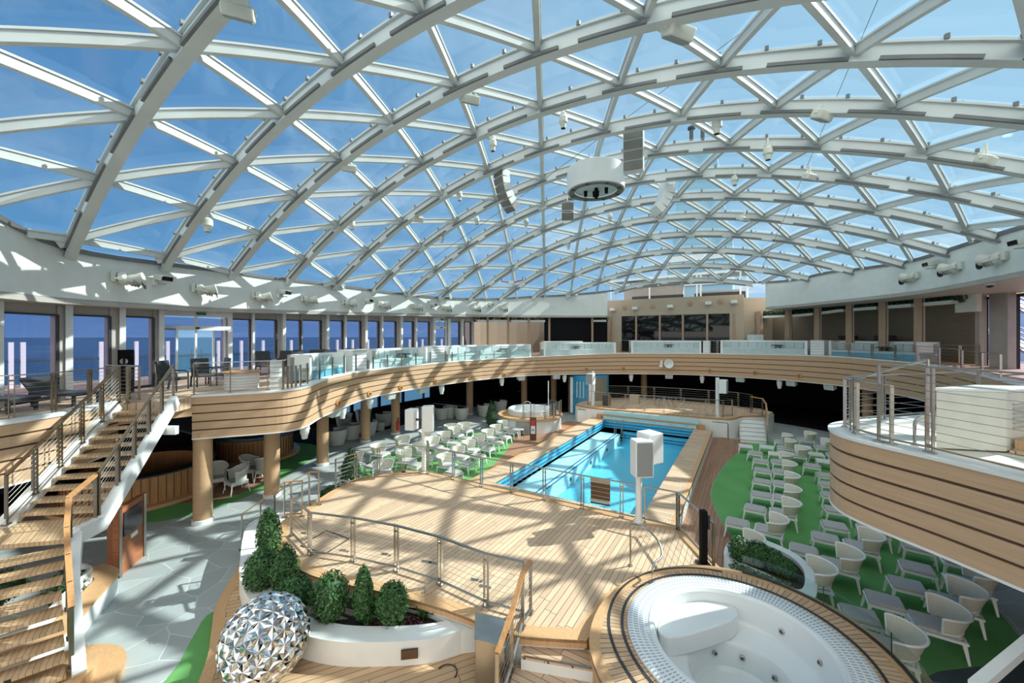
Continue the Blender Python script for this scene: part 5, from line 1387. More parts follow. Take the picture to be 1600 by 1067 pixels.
# round white bar with wooden top on the port deck
q = D(378, 612, 14.0); rb = thing('deck_bar', 'small round white counter with wooden top on the upper deck', 'counter', (q.x, q.y, 4.02))
MB().lathe((q.x, q.y, 4.02), [(.52, 0), (.52, .56)], 32).build('drum', 'white', rb, smooth=True)
m = MB()
for k in range(5): m.lathe((q.x, q.y, 4.1+.1*k), [(.525, 0), (.525, .012)], 32, caps=False)
m.build('drum_joint', 'greypaint', rb)
MB().lathe((q.x, q.y, 4.58), [(.60, 0), (.60, .05)], 32).build('wooden_top', 'handwood', rb, smooth=30)

# dark armchairs and loungers on the port deck
def dark_chair_proto():
    t = local('dark_armchair', 'd', 'armchair')
    MB().box((0, 0, .40), (.58, .56, .1)).build('seat', 'dark', t, bevel=.02)
    MB().box((-.29, 0, .72), (.09, .58, .62), mat=Matrix.Rotation(-.15, 3, 'Y')).build('backrest', 'dark', t, bevel=.03)
    for s in (-1, 1):
        MB().tube([(-.28, s*.31, .66), (.2, s*.31, .66), (.29, s*.31, .6), (.30, s*.31, 0)], .025, 6).build('arm', 'dark', t)
        MB().bar((-.26, s*.28, .4), (-.32, s*.28, 0), .045, .045, (1, 0, 0)).build('leg', 'dark', t)
    return t
DA = Proto(dark_chair_proto())
for px, py, d, rz, lab in [(318, 597, 14.8, .5, 'dark armchair in front of the sliding glass doors'), (340, 594, 15.2, -1.2, 'dark armchair turned sideways before the sliding doors'), (270, 603, 13.6, 1.2, 'dark armchair by the door jamb near the stair head'), (415, 582, 17.0, .4, 'dark armchair behind the round white counter'), (440, 580, 17.3, -.6, 'dark armchair behind the louvred cabinet'), (470, 576, 18.2, .5, 'dark armchair near the windows beyond the bulge'), (490, 573, 18.6, -.4, 'second dark armchair near the windows beyond the bulge'), (512, 570, 19.4, .3, 'third dark armchair along the windows'), (545, 566, 20.2, -.5, 'dark armchair behind the first curved sofa'), (560, 565, 20.6, .4, 'last dark armchair before the beige cushion')]:
    p = D(px, py, d); DA.put((p.x, p.y, 4.0 if d < 16.1 else 4.2), rz-.5, lab, 'dark armchairs on the port deck')
p = D(577, 556, 20.0)
MBc = MB().box((p.x, p.y, 4.24+.45), (.5, .45, .9)); tag(MBc.build('beige_pouffe', 'beige', bevel=.06), 'beige pouffe standing behind the first curved sofa', 'pouffe')
def lounger(lab, p, rz):
    t = local('dark_lounger', lab, 'lounger')
    MB().box((0, 0, .34), (1.5, .62, .08)).build('bed', 'dark', t, bevel=.02)
    MB().box((-.85, 0, .55), (.55, .62, .07), mat=Matrix.Rotation(.75, 3, 'Y')).build('backrest', 'dark', t, bevel=.02)
    for sx in (-.65, .65):
        for sy in (-.27, .27): MB().bar((sx, sy, .34), (sx, sy, 0), .06, .06, (1, 0, 0)).build('leg', 'dark', t)
    place(t, p, rz); return t
lounger('dark lounger at the deck edge railing near the frame edge', P(18, 645, 4.0)+Vector((-.55, -.15, 0)), .5)
lounger('dark lounger between the railing and the first tall window', P(75, 640, 4.0)+Vector((-.5, .4, 0)), .4)
p = D(196, 608, 13.0); ls = thing('deck_loudspeaker', 'black floor loudspeaker by the third tall window', 'loudspeaker', (p.x, p.y, 4.0))
MB().box((p.x, p.y, 4.72), (.34, .3, 1.4), .3).build('cabinet', 'black', ls, bevel=.01)
MB().lathe((p.x+.16, p.y-.08, 5.05), [(.1, 0), (.08, .02), (.001, .01)], 16, mat=Vector((.9, -.4, 0)).to_track_quat('Z', 'Y').to_matrix()).build('driver', 'spgrey', ls)

# ================================================================== far wall, columns, niche block
RW_ = offset(RRIM, 4.2)
RWALL = [on_path(px, RW_)[:2] for px in (1536, 1520, 1500, 1470, 1440, 1400, 1360, 1320, 1280, 1250, 1225, 1205, 1190)]
LWALL = smooth_path([(-11.2, 35.6), (-14.6, 33.2), (-17.3, 29.6), (-18.6, 26.0), (-18.3, 23.6)], 4)
structure(MB().wall(RWALL, 4.4, 8.2, .2, 1).build('wall_aft_starboard', 'taupe'))
structure(MB().wall(LWALL, 4.3, 7.8, .2, 1).build('wall_aft_port', 'taupe'))
na, nb_ = D(851, 500, 31.6), D(949, 500, 33.0)
structure(MB().wall([(na.x, na.y), (nb_.x, nb_.y)], 4.4, 7.5, .1, -1).build('wall_bar_niche', 'black'))
m = MB(); 
for (px, cath, nm) in ():
    pass
CR = offset(RRIM, 2.0); CL = offset(LRIM, -.45)
k = 0
for px in (1187, 1232, 1278, 1328, 1380, 1436):
    q = on_path(px, CR); r = thing('pillar', '', '', (q[0], q[1], 4.4), kind='structure'); zt_ = zb_right(q)
    MB().box((q[0], q[1], (4.4+zt_)/2), (.30, .34, zt_-4.4), -.5).build('wood_post', 'postwood', r)
    MB().box((q[0]+.14, q[1]-.16, (4.4+zt_)/2), (.05, .08, zt_-4.4), -.5).build('edge_strip', 'beige', r)
for px in (762, 794, 826, 858, 891, 925):
    q = on_path(px, CL); r = thing('pillar', '', '', (q[0], q[1], 4.3), kind='structure'); zt_ = zb_left(q)
    MB().box((q[0], q[1], (4.3+zt_)/2), (.16, .26, zt_-4.3), .6).build('wood_post', 'postwood', r)
# planted beams between the wood posts
def beam(lab, px0, px1, path, zf, seed, dz=-.34):
    pts = [on_path(px0+(px1-px0)*k/6, path) for k in range(7)]; pts = [(q[0], q[1]) for q in pts]
    t = thing('planted_beam', lab, 'planter', (pts[3][0], pts[3][1], zf(pts[3])+dz-.2))
    z = [zf(p)+dz for p in pts]; sd = -1 if path is CL else 1
    MB().wall(pts, [v-.16 for v in z], z, .35, sd).build('trough', 'white', t)
    m = MB()
    for k, p in enumerate(resample([(a[0], a[1], b) for a, b in zip(pts, z)], 12)):
        leaf_cloud(m, (p[0], p[1], p[2]+.12), (.30, .30, .24), 90, .09, seed=seed+k)
    m.build('foliage', 'leafdark', t, fix=False)
B_R = [(1168, 1185, 'narrow planted beam beside the beige block'), (1189, 1230, 'planted beam at the first wood post of the shaded side'), (1234, 1276, 'planted beam at the second wood post of the shaded side'), (1280, 1326, 'planted beam at the third wood post of the shaded side'), (1330, 1378, 'planted beam at the fourth wood post of the shaded side'), (1382, 1434, 'planted beam at the fifth wood post of the shaded side'), (1438, 1500, 'planted beam past the last wood post, fading to the white panel')]
CRo = offset(RRIM, 2.35); CLo = offset(LRIM, -.8)
for k, (a, b, lab) in enumerate(B_R): beam(lab, a, b, CRo, zb_right, 400+20*k)
for k, (a, b, lab) in enumerate([(742, 792, 'planted beam over the taupe wall nearest the windows'), (796, 856, 'planted beam over the edge of the dark bar niche'), (860, 946, 'planted beam over the dark bar next to the beige block')]): beam(lab, a, b, CLo, zb_left, 600+20*k)
# bar in the niche
q0, q1 = D(848, 540, 30.4), D(946, 540, 31.6)
br = thing('niche_bar', 'long bar with white counter in the dark niche', 'bar counter', ((q0.x+q1.x)/2, (q0.y+q1.y)/2, 4.5))
MB().bar((q0.x, q0.y, 4.95), (q1.x, q1.y, 4.95), .5, .95).build('bar_front', 'taupe', br)
MB().bar((q0.x, q0.y, 5.46), ((q0.x*.4+q1.x*.6), (q0.y*.4+q1.y*.6), 5.46), .7, .09).build('counter_top', 'white', br)
# beige block with dark glazed front
BY = 33.4; bl = thing('wall_aft', '', '', (-5.3, BY, 4.5), kind='structure')
def bp(px, py): # on the front plane of the block
    r = ray(px, py); t = BY/r.y; return (t*r.x, EZ+t*r.z)
xl, zl = bp(948, 473); xr, zr = bp(1162, 456); z0 = 4.45; zt_ = (zl+zr)/2
gx0, gz = bp(971, 494); gx1, _ = bp(1140, 488)
MB().box(((xl+gx0)/2, BY+1.2, (z0+zt_)/2), (gx0-xl, 2.4, zt_-z0)).build('side_panel', 'beige', bl)
MB().box(((xr+gx1)/2, BY+1.2, (z0+zt_)/2), (xr-gx1, 2.4, zt_-z0)).build('side_panel', 'beige', bl)
MB().box(((gx0+gx1)/2, BY+1.2, (gz+zt_)/2), (gx1-gx0, 2.4, zt_-gz)).build('header_panel', 'beige', bl)
MB().box(((gx0+gx1)/2, BY+1.6, (z0+gz)/2), (gx1-gx0, .1, gz-z0)).build('dark_recess', 'black', bl)
MB().add([(gx0, BY+.12, z0), (gx1, BY+.12, z0), (gx1, BY+.12, gz), (gx0, BY+.12, gz)], [(0, 1, 2, 3)]).build('glazing', 'darkglass', bl, fix=False)
for px in (994, 1031, 1067, 1105):
    x, _ = bp(px, 500); MB().box((x, BY+.05, (z0+gz)/2), (.14, .18, gz-z0)).build('mullion', 'postwood', bl)
for px in (955, 1147): 
    x, _ = bp(px, 500); MB().box((x, BY-.03, (z0+gz)/2), (.1, .06, gz-z0)).build('pilaster', 'postwood', bl)
structure(MB().prism([(xr, BY), (xr+1.8, BY+1.2), (xr+1.8, BY+2.4), (xr, BY+2.4)], z0, zt_-.25).build('wall_block_return', 'beige'))
# shrubs behind the dark glass
for k, px in enumerate((983, 1022, 1056, 1096, 1130)):
    x, _ = bp(px, 510); shrub('indoor_plant', 'dim green plant behind the dark glazing, %s from the bar niche' % ORD[k], (x, BY+.75, z0+.02), 2.0, .42, 260, .11, 0, seed=700+k, mat='leafdark')
# lamps on the block
for k, (px, py) in enumerate([(958, 484), (993, 482), (1048, 479), (1107, 474), (1147, 472)]):
    x, z = bp(px, py); t = thing('box_floodlight', 'small white box floodlight on the beige block, %s from the bar niche' % ORD[k], 'floodlight', (x, BY-.2, z))
    MB().box((x, BY-.22, z), (.42, .34, .24)).build('housing', 'white', t, bevel=.03); MB().box((x, BY-.03, z), (.1, .12, .1)).build('bracket', 'greypaint', t)
for k, (px, py) in enumerate([(976, 481), (1020, 479), (1078, 474), (1126, 471)]):
    x, z = bp(px, py); t = thing('round_spotlight', 'brown ringed round spotlight on the beige block, %s from the bar niche' % ORD[k], 'spotlight', (x, BY, z)); R_ = Matrix.Rotation(pi/2, 3, 'X')
    MB().lathe((x, BY, z), [(.19, 0), (.19, .05), (.13, .06)], 18, mat=R_).build('bezel', 'postwood', t, smooth=30); MB().lathe((x, BY-.05, z), [(.13, 0), (.001, .012)], 18, mat=R_).build('lens', 'lens', t)
railing('walkway_railing', 'thin steel railing in front of the dark glazing of the beige block', [(x, 32.9, 4.55) for x in (-9.2, -7.4, -5.6, -3.8, -2.0, -.4)], 1.0, n=5)
q = [on_path(px, offset(RRIM, 3.1)) for px in (1205, 1225, 1260, 1300, 1340, 1380, 1420, 1460, 1500, 1530)]
railing('walkway_railing', 'thin steel railing along the taupe wall of the shaded side', [(a[0], a[1], 4.45) for a in q], 1.0, n=5)
# equipment deck above the block
ed = thing('roof_canopy', 'white canopy frame with posts on the roof of the beige block', 'canopy', (-5, 36, zt_))
def rp(px, py, y):
    r = ray(px, py); t = y/r.y; return Vector((t*r.x, y, EZ+t*r.z))
for px in (955, 1015, 1089, 1095, 1157, 1168):
    a = rp(px, 470, 35.2); MB().bar((a.x, 35.2, zt_-.3), (a.x, 35.2, rp(px, lerp(px, [955, 1170], [440, 421]), 35.2).z), .12, .12, (1, 0, 0)).build('post', 'white', ed)
a, b = rp(953, 440, 35.2), rp(1170, 421, 35.2); MB().bar(a, b, .16, .2).build('front_beam', 'white', ed)
MB().prism([(a.x, 35.2), (b.x, 35.2), (b.x, 38), (a.x, 38)], a.z+.05, a.z+.12).build('roof_sheet', 'greypaint', ed)
cbn = thing('roof_cabin', 'grey cabin with dark screens under the roof canopy', 'cabin', (-5.5, 36.6, zt_-.3))
a, b = rp(975, 460, 36), rp(1065, 460, 36); MB().box(((a.x+b.x)/2, 36.8, zt_+.65), (b.x-a.x, 1.6, 1.7)).build('cabin_body', 'greypaint', cbn)
a, b = rp(988, 460, 35.7), rp(1068, 460, 35.7); MB().box(((a.x+b.x)/2, 35.7, zt_+.1), (b.x-a.x, .2, .7)).build('screen', 'dark', cbn)
a, b = rp(1085, 460, 36), rp(1165, 455, 36); mc = thing('roof_machinery', 'dark machinery on the roof beside the grey cabin', 'machinery', ((a.x+b.x)/2, 36.5, zt_-.3))
MB().box(((a.x+b.x)/2, 36.5, zt_+.1), (b.x-a.x, .8, .8)).build('plant_body', 'dark', mc); MB().box(((a.x+b.x)/2, 36.2, zt_+.6), ((b.x-a.x)*.8, .2, .12)).build('pipe_run', 'greypaint', mc)
for k, (px, py, lab) in enumerate([(1325, 520, 'wooden crate against the taupe wall of the shaded side'), (1383, 520, 'black stacked case against the taupe wall of the shaded side')]):
    q = on_path(px, offset(RRIM, 3.3)); t = thing('crate' if k == 0 else 'equipment_case', lab, 'case', (q[0], q[1], 4.45))
    MB().box((q[0], q[1], 4.45+.6), (.9, .9, 1.2), .6).build('case_body', 'handwood' if k == 0 else 'dark', t, bevel=.02)
    MB().box((q[0], q[1], 4.45+1.3), (.7, .7, .35), .6).build('top_case', 'dark', t, bevel=.05)
q = on_path(1117, [(-2, 33.0), (6, 33.0)]); q = rp(1180, 528, 33.2); bbx = thing('blue_board', 'pale blue board leaning beside the beige block', 'board', (q.x, q.y, 4.5))
MB().box((q.x, q.y, 4.5+.75), (1.0, .08, 1.5)).build('board_face', 'paleblue', bbx); MB().box((q.x, q.y+.1, 4.5+.4), (.06, .25, .8)).build('strut', 'greypaint', bbx)

# starboard windows and outside stair
for k, (pa, pb_) in enumerate([(1541, 1556), (1590, 1640)]):
    a, b = on_path(pa, offset(RRIM, 3.7)), on_path(pb_, offset(RRIM, 3.7)); w = thing('window_%d' % (60+k), '', '', (a[0], a[1], 4.4), kind='structure')
    m = MB()
    for q in (a, b): m.bar((q[0], q[1], 4.4), (q[0], q[1], 7.6), .1, .12, (0, 1, 0))
    m.bar((a[0], a[1], 7.6), (b[0], b[1], 7.6), .1, .12); m.build('frame', 'dark', w)
    MB().add([(a[0], a[1], 4.4), (b[0], b[1], 4.4), (b[0], b[1], 7.6), (a[0], a[1], 7.6)], [(0, 1, 2, 3)]).build('pane', 'winglass', w, fix=False)
for k, (pa, pb_) in enumerate([(1535, 1542), (1558, 1588)]):
    a, b = on_path(pa, offset(RRIM, 3.6)), on_path(pb_, offset(RRIM, 3.6))
    structure(MB().wall([a[:2], b[:2]], 4.3, 7.9, .3, 1).build('wall_pier', 'jamb'))
OW = offset(RRIM, 3.65); yend = on_path(1640, OW)[1]-.1
for k in range(7):
    y1 = yend-2.2*k; y0 = y1-1.9; xa_, xb_ = xlim(OW, y0), xlim(OW, y1)
    w = thing('window_%d' % (70+k), '', '', (xb_, y1, 4.1), kind='structure'); m = MB()
    for x, y in ((xa_, y0), (xb_, y1)): m.bar((x, y, 4.1), (x, y, 7.6), .1, .12, (0, 1, 0))
    m.bar((xa_, y0, 7.6), (xb_, y1, 7.6), .1, .12); m.build('frame', 'dark', w)
    MB().add([(xa_, y0, 4.1), (xb_, y1, 4.1), (xb_, y1, 7.6), (xa_, y0, 7.6)], [(0, 1, 2, 3)]).build('pane', 'winglass', w, fix=False)
    structure(MB().wall([(xa_, y0), (xlim(OW, y0-.3), y0-.3)], 4.1, 7.9, .3, -1).build('wall_pier', 'jamb'))
wp = [on_path(px, offset(RRIM, 2.6)) for px in (1500, 1534)]
structure(MB().wall([q[:2] for q in wp], 6.95, 7.9, .2, 1).build('wall_white_panel', 'offwhite'))
ost = thing('outside_stair', 'white railed stair outside the starboard windows', 'staircase', (14, 22, 4))
for k in range(2):
    a, b = D(1650, 560-62*k, 20.5), D(1536, 508-62*k, 24.5)
    for w in range(4):
        dz = Vector((0, 0, .28*w)); MB().tube([a+dz, b+dz], .03, 6).build('rail', 'white', ost)
    for w in range(9): q = a.lerp(b, w/8); MB().bar(q, q+Vector((0, 0, .84)), .04, .04, (1, 0, 0)).build('baluster', 'white', ost)
    MB().bar(a+Vector((0, 0, -.2)), b+Vector((0, 0, -.2)), .9, .12).build('flight', 'greypaint', ost)
structure(MB().prism([(13.0, 5), (22, 5), (22, 42), (13.0, 42)], 3.8, 4.0).build('floor_outer_starboard', 'teak'))

# ================================================================== starboard platform: railings, white box, grab rail
nz = lambda px, py: P(px, py, 4.09)
NXY = [(p[0], p[1]) for p in NOSE]
npts = [(4.6, 13.75), (3.4, 12.3), (2.35, 11.2), (1.72, 10.5), (1.52, 9.9), (1.58, 9.3), (1.92, 8.72)]
railing('platform_railing', 'wire railing with steel posts round the nose of the curved platform', [(x+.08, y, 4.09) for x, y in npts], .95, n=6, twin=True)
tp_ = P(1453, 708, 4.09)
r2 = railing('platform_railing', 'tall steel wire railing panels rising along the platform towards the upper deck', [(1.86, 8.80, 4.09), tuple(tp_), (3.3, 7.1, 4.09), (4.6, 5.8, 4.09)], 1.30, n=9, twin=True)
A_, B_ = P(1429, 697, 4.06), P(1537, 703, 4.06)
gh = thing('platform_handrail', 'bent steel tube handrail on the platform before the white box', 'handrail', A_)
za = P(1429, 697, 4.06); hA, hB = .40, .62
pp = smooth_path([tuple(A_+Vector((0, 0, .34))), tuple(A_+Vector((.03, .0, .44))), tuple(A_.lerp(B_, .2)+Vector((0, 0, .52))), tuple(A_.lerp(B_, .75)+Vector((0, 0, .70))), tuple(A_.lerp(B_, .93)+Vector((0, 0, .66))), tuple(B_+Vector((0, 0, .5)))], 5)
MB().tube([A_]+[Vector(p) for p in pp]+[B_], .024, 10).build('tube', 'steel', gh, smooth=True)
for p in (A_, B_): MB().lathe(p, [(.05, 0), (.05, .02), (.025, .03)], 14).build('base_flange', 'steel', gh)
a, b = P(1474, 708, 4.06), P(1578, 704, 4.06)
wb = thing('white_deck_box', 'big white deck box with louvred end on the curved platform', 'box', (a+b)/2)
A1 = P(1455, 690, 4.06); d1 = (P(1574, 703, 4.06)-A1); 
bx0, bx1 = Vector((2.95, 8.35, 4.06)), Vector((3.75, 7.75, 4.06))
c0 = P(1462, 700, 4.06); c1_ = P(1573, 706, 4.06); dep = Vector((.75, .9, 0))
q = [c0, c1_, c1_+dep, c0+dep]
MB().prism([(p.x, p.y) for p in q], 4.06, 4.98).build('box_body', 'offwhite', wb, bevel=.015)
MB().prism([(p.x+(-.02 if k in (0, 3) else .02), p.y) for k, p in enumerate(q)], 4.98, 5.03).build('box_lid', 'white', wb, bevel=.01)
m = MB()
for k in range(6):
    z = 4.42+.075*k; p0, p1 = c1_+dep*.15, c1_+dep*.6; o_ = Vector((.008, -.008, 0)); m.bar(p0+o_+Vector((0, 0, z-4.06)), p1+o_+Vector((0, 0, z-4.06)), .02, .03)
m.build('louvre', 'greypaint', wb)
MB().prism([(c1_.x+.02, c1_.y-.02), (c1_.x+2.4, c1_.y-1.6), (c1_.x+2.9, c1_.y+1.0), (c1_.x+.6, c1_.y+.9)], 4.05, 4.09).build('floor_teak_patch', 'teak')['kind'] = 'structure'
bk = thing('planter_bench', 'teak topped bench block at the end of the white deck box', 'bench', (c1_.x+1.2, c1_.y+.3, 4.09))
MB().prism([(c1_.x+.1, c1_.y+.05), (c1_.x+2.2, c1_.y-1.0), (c1_.x+2.6, c1_.y+.4), (c1_.x+.75, c1_.y+.75)], 4.09, 4.26).build('bench_block', 'teakedge', bk)
# white beam low at the frame corner
a, b = P(1523, 1075, 2.2), P(1640, 976, 2.2)
sb = tag(MB().bar(a, b, .10, .10).build('white_beam', 'white'), 'white steel beam crossing the dark slate floor under the platform', 'beam')

# ================================================================== floodlights on the white bands
def flood_proto():
    t = local('floodlight', 'f', 'floodlight')     # aims along +x
    R = Matrix.Rotation(radians(78), 3, 'Y')
    MB().box((.05, 0, .05), (.12, .34, .30)).build('wall_plate', 'offwhite', t, bevel=.02)
    MB().lathe((.12, 0, -.02), [(.10, 0), (.20, .05), (.21, .16), (.17, .24)], 18, mat=R).build('gear_housing', 'offwhite', t, smooth=30)
    MB().lathe((.36, 0, -.04), [(.14, 0), (.17, .06), (.17, .22), (.20, .30), (.21, .36)], 18, mat=R, caps=True).build('lamp_head', 'offwhite', t, smooth=30)
    MB().lathe((.715, 0, -.115), [(.185, 0), (.1, .012), (.001, .016)], 18, mat=R).build('lens', 'lens', t, smooth=True)
    for s in (-1, 1): MB().bar((.1, s*.2, 0), (.52, s*.21, -.08), .03, .06).build('yoke_arm', 'offwhite', t)
    m = MB()
    for k in range(3): m.lathe((.40+.07*k, 0, -.045-.015*k), [(.178, 0), (.178, .02)], 18, mat=R)
    m.build('cooling_rib', 'greypaint', t)
    return t
def camera_proto():
    t = local('box_spotlight', 'b', 'spotlight')
    MB().box((.06, 0, -.08), (.12, .26, .2)).build('wall_plate', 'white', t, bevel=.02)
    MB().box((.30, .02, .07), (.34, .40, .18), mat=Matrix.Rotation(.2, 3, 'Y')).build('housing', 'offwhite', t, bevel=.02)
    MB().box((.475, .02, .04), (.02, .34, .14), mat=Matrix.Rotation(.2, 3, 'Y')).build('lens', 'lens', t)
    MB().bar((.12, 0, -.12), (.42, 0, -.14), .05, .03).build('arm', 'greypaint', t)
    return t
FP, SP = Proto(flood_proto()), Proto(camera_proto())
for i, (px, py) in enumerate([(185, 435), (309, 452), (402, 463), (478, 468), (542, 473), (598, 476), (650, 479), (697, 481), (744, 481), (787, 481)]):
    q = on_path(px-8, LRIM); z = zof(py, q[2])
    n_ = Vector((1, -.15, 0)) if q[1] < 16 else Vector((1, -.6, 0))
    FP.put((q[0]+.0, q[1], z), radians(58), 'cream floodlight on the sunlit white band, %s from the sliding doors end' % ORD[i], 'floodlights on the sunlit band', sc=lerp(i, [0, 9], [1.0, .95]))
for i, (px, py) in enumerate([(247, 438), (440, 459), (572, 471), (674, 477), (764, 477)]):
    q = on_path(px-4, LRIM); z = zof(py, q[2])
    SP.put((q[0], q[1], z), .35, 'small dark faced spotlight on the sunlit white band, %s from the sliding doors end' % ORD[i], 'spotlights on the sunlit band', sc=1.0)
for i, (px, py) in enumerate([(1562, 401), (1492, 416), (1424, 431)]):
    q = on_path(px+14, RRIM); z = zof(py, q[2])
    FP.put((q[0], q[1], z), radians(128), 'cream floodlight on the shaded white band, %s counted from the frame edge' % ORD[i], 'floodlights on the shaded band')
for i, (px, py) in enumerate([(1460, 414), (1606, 380)]):
    q = on_path(px+8, RRIM); z = zof(py, q[2])
    SP.put((q[0], q[1], z), pi+.2, 'small dark faced spotlight on the shaded white band, %s' % ('between two floodlights' if i == 0 else 'at the frame edge'), 'spotlights on the shaded band')
# security camera under the starboard band
q = on_path(1547, offset(RRIM, .3)); sc_ = thing('security_camera', 'white dome camera under the shaded band by the outside stair', 'camera', (q[0], q[1], zof(446, q[2])))
v = Vector(sc_.location)
MB().lathe(v, [(.03, .25), (.05, .2), (.12, .12), (.13, 0)], 16, caps=False).build('camera_body', 'white', sc_, smooth=35)
MB().lathe(v-Vector((0, 0, .1)), [(.001, 0), (.08, .03), (.11, .1)], 16, caps=False).build('camera_dome', 'lens', sc_, smooth=True)
MB().bar(v+Vector((0, 0, .2)), Vector((v.x, v.y, 7.74)), .05, .05, (1, 0, 0)).build('camera_arm', 'white', sc_)

# ================================================================== lights in the fascia and under it
def bull_proto():
    t = local('fascia_spotlight', 's', 'spotlight'); R = Matrix.Rotation(pi/2, 3, 'Y')
    MB().lathe((0, 0, 0), [(.15, -.02), (.15, .05), (.10, .065)], 20, mat=R).build('bezel', 'handwood', t, smooth=30)
    MB().lathe((.060, 0, 0), [(.105, 0), (.001, .01)], 16, mat=R).build('lens', 'lens', t)
    MB().box((.09, 0, .02), (.12, .03, .03)).build('cowl', 'postwood', t)
    return t
BU = Proto(bull_proto())
def normal_at(px, path, side):
    a, b = on_path(px-2, path), on_path(px+2, path); dx, dy = b[0]-a[0], b[1]-a[1]; l = hypot(dx, dy)
    return atan2(-dx/l*1, dy/l) if side > 0 else atan2(dx/l, -dy/l)
for i, (px, py) in enumerate([(528, 629), (577, 615), (626, 605), (680, 595), (735, 590), (788, 585), (857, 580), (916, 577), (974, 576), (1109, 579), (1180, 582), (1249, 587), (1325, 597)]):
    q = on_path(px, FXY); z = zof(py, q[2])
    BU.put((q[0], q[1], z), normal_at(px, FXY, 1), 'brown round spotlight let into the tan fascia, %s from the tub chair bulge' % ORD[i], 'spotlights in the fascia')
def can_proto():
    t = local('hanging_floodlight', 'h', 'floodlight')
    MB().lathe((0, 0, -.62), [(.10, 0), (.11, .10), (.15, .22), (.17, .45), (.12, .55)], 18).build('housing', 'white', t, smooth=30)
    MB().lathe((0, 0, -.625), [(.095, .0), (.001, -.004)], 16).build('lens', 'lens', t)
    MB().bar((0, 0, -.1), (0, 0, .05), .08, .08, (1, 0, 0)).build('stem', 'white', t)
    for s in (-1, 1): MB().bar((s*.17, 0, -.28), (s*.10, 0, 0), .02, .05, (0, 1, 0)).build('yoke_arm', 'white', t)
    return t
def boxl_proto():
    t = local('box_loudspeaker', 'b', 'loudspeaker')
    MB().box((0, 0, -.2), (.36, .52, .32), mat=Matrix.Rotation(.25, 3, 'Y')).build('cabinet', 'white', t, bevel=.03)
    MB().box((.18, 0, -.245), (.02, .44, .26), mat=Matrix.Rotation(.25, 3, 'Y')).build('grille', 'paleblue', t)
    MB().bar((0, 0, -.06), (0, 0, .06), .1, .1, (1, 0, 0)).build('bracket', 'white', t)
    return t
CP, BP_ = Proto(can_proto()), Proto(boxl_proto())
FBK = offset(FXY, -.30)
for i, px in enumerate([476, 535, 578, 690, 784, 882, 986, 1097, 1218]):
    q = on_path(px, FBK); z = min(FS, key=lambda p: (p[0]-q[0])**2+(p[1]-q[1])**2)[2]+.02
    CP.put((q[0], q[1], z), normal_at(px, FBK, 1), 'white floodlight hanging under the fascia, %s from the tub chair bulge' % ORD[i], 'hanging floodlights under the fascia')
for i, px in enumerate([521, 609, 660, 814, 869, 1045, 1157, 1237, 1297]):
    q = on_path(px, FBK); z = min(FS, key=lambda p: (p[0]-q[0])**2+(p[1]-q[1])**2)[2]+.03
    BP_.put((q[0], q[1], z), normal_at(px, FBK, 1), 'white box loudspeaker under the fascia, %s from the tub chair bulge' % ORD[i], 'box loudspeakers under the fascia')
# round white dish on the fascia
q = on_path(1046, FXY); z = zof(568, q[2]); dsh = thing('round_dish', 'round white dish on a bracket on the fascia above the pool', 'dish', (q[0], q[1]-.25, z))
ctr = Vector((q[0], q[1]-.3, z)); R = Vector((.25, -1, .1)).to_track_quat('Z', 'Y').to_matrix()
MB().lathe(ctr, [(.001, -.05), (.16, -.03), (.30, .04), (.335, .09), (.32, .10), (.26, .06), (.001, .0)], 28, mat=R, caps=False).build('dish', 'white', dsh, smooth=30)
m = MB()
for k in range(10):
    a = 2*pi*k/10; m.bar(ctr+R@Vector((.06*cos(a), .06*sin(a), .012)), ctr+R@Vector((.27*cos(a), .27*sin(a), .075)), .015, .012)
m.build('dish_rib', 'paleblue', dsh)
MB().box(ctr+Vector((-.52, .1, 0)), (.16, .2, .42)).build('side_unit', 'white', dsh, bevel=.02); MB().box(ctr+Vector((-.55, .08, -.2)), (.26, .2, .16)).build('side_lamp', 'white', dsh, bevel=.02)
MB().bar(ctr+Vector((-.5, .12, 0)), ctr+Vector((0, .12, 0)), .06, .06).build('bracket', 'greypaint', dsh); MB().bar(ctr+Vector((-.55, .25, .18)), ctr+Vector((-.58, .25, .42)), .1, .1, (1, 0, 0)).build('bracket_arm', 'postwood', dsh)

# ================================================================== fixtures hung from the dome
def on_dome(px, py):
    r = ray(px, py); t = 3.0
    while t < 60:
        if EZ+r.z*t > zd(r.x*t, r.y*t)-.38: return Vector((r.x*t, r.y*t, EZ+r.z*t))
        t += .02
    return None
def cand_proto():
    t = local('dome_spotlight', 'c', 'spotlight')
    MB().bar((0, 0, .35), (0, 0, .12), .05, .05, (1, 0, 0)).build('stem', 'offwhite', t)
    MB().lathe((0, 0, -.28), [(.07, 0), (.085, .12), (.12, .16), (.12, .30), (.08, .36), (.08, .42)], 16).build('housing', 'offwhite', t, smooth=30)
    MB().lathe((0, 0, -.285), [(.066, 0), (.001, -.004)], 14).build('lens', 'lens', t)
    return t
def boxd_proto():
    t = local('dome_floodlight', 'c', 'floodlight')
    MB().bar((0, 0, .4), (0, 0, .08), .06, .06, (1, 0, 0)).build('stem', 'offwhite', t)
    R = Matrix.Rotation(.5, 3, 'X')
    MB().box((0, 0, 0), (.46, .26, .20), mat=R).build('housing', 'offwhite', t, bevel=.03)
    MB().box(R@Vector((0, 0, -.11)), (.40, .20, .02), mat=R).build('lens', 'spgrey', t)
    for s in (-1, 1): MB().bar((s*.25, 0, 0), (s*.12, 0, .2), .03, .05, (0, 1, 0)).build('yoke_arm', 'offwhite', t)
    return t
CD, BD = Proto(cand_proto()), Proto(boxd_proto())
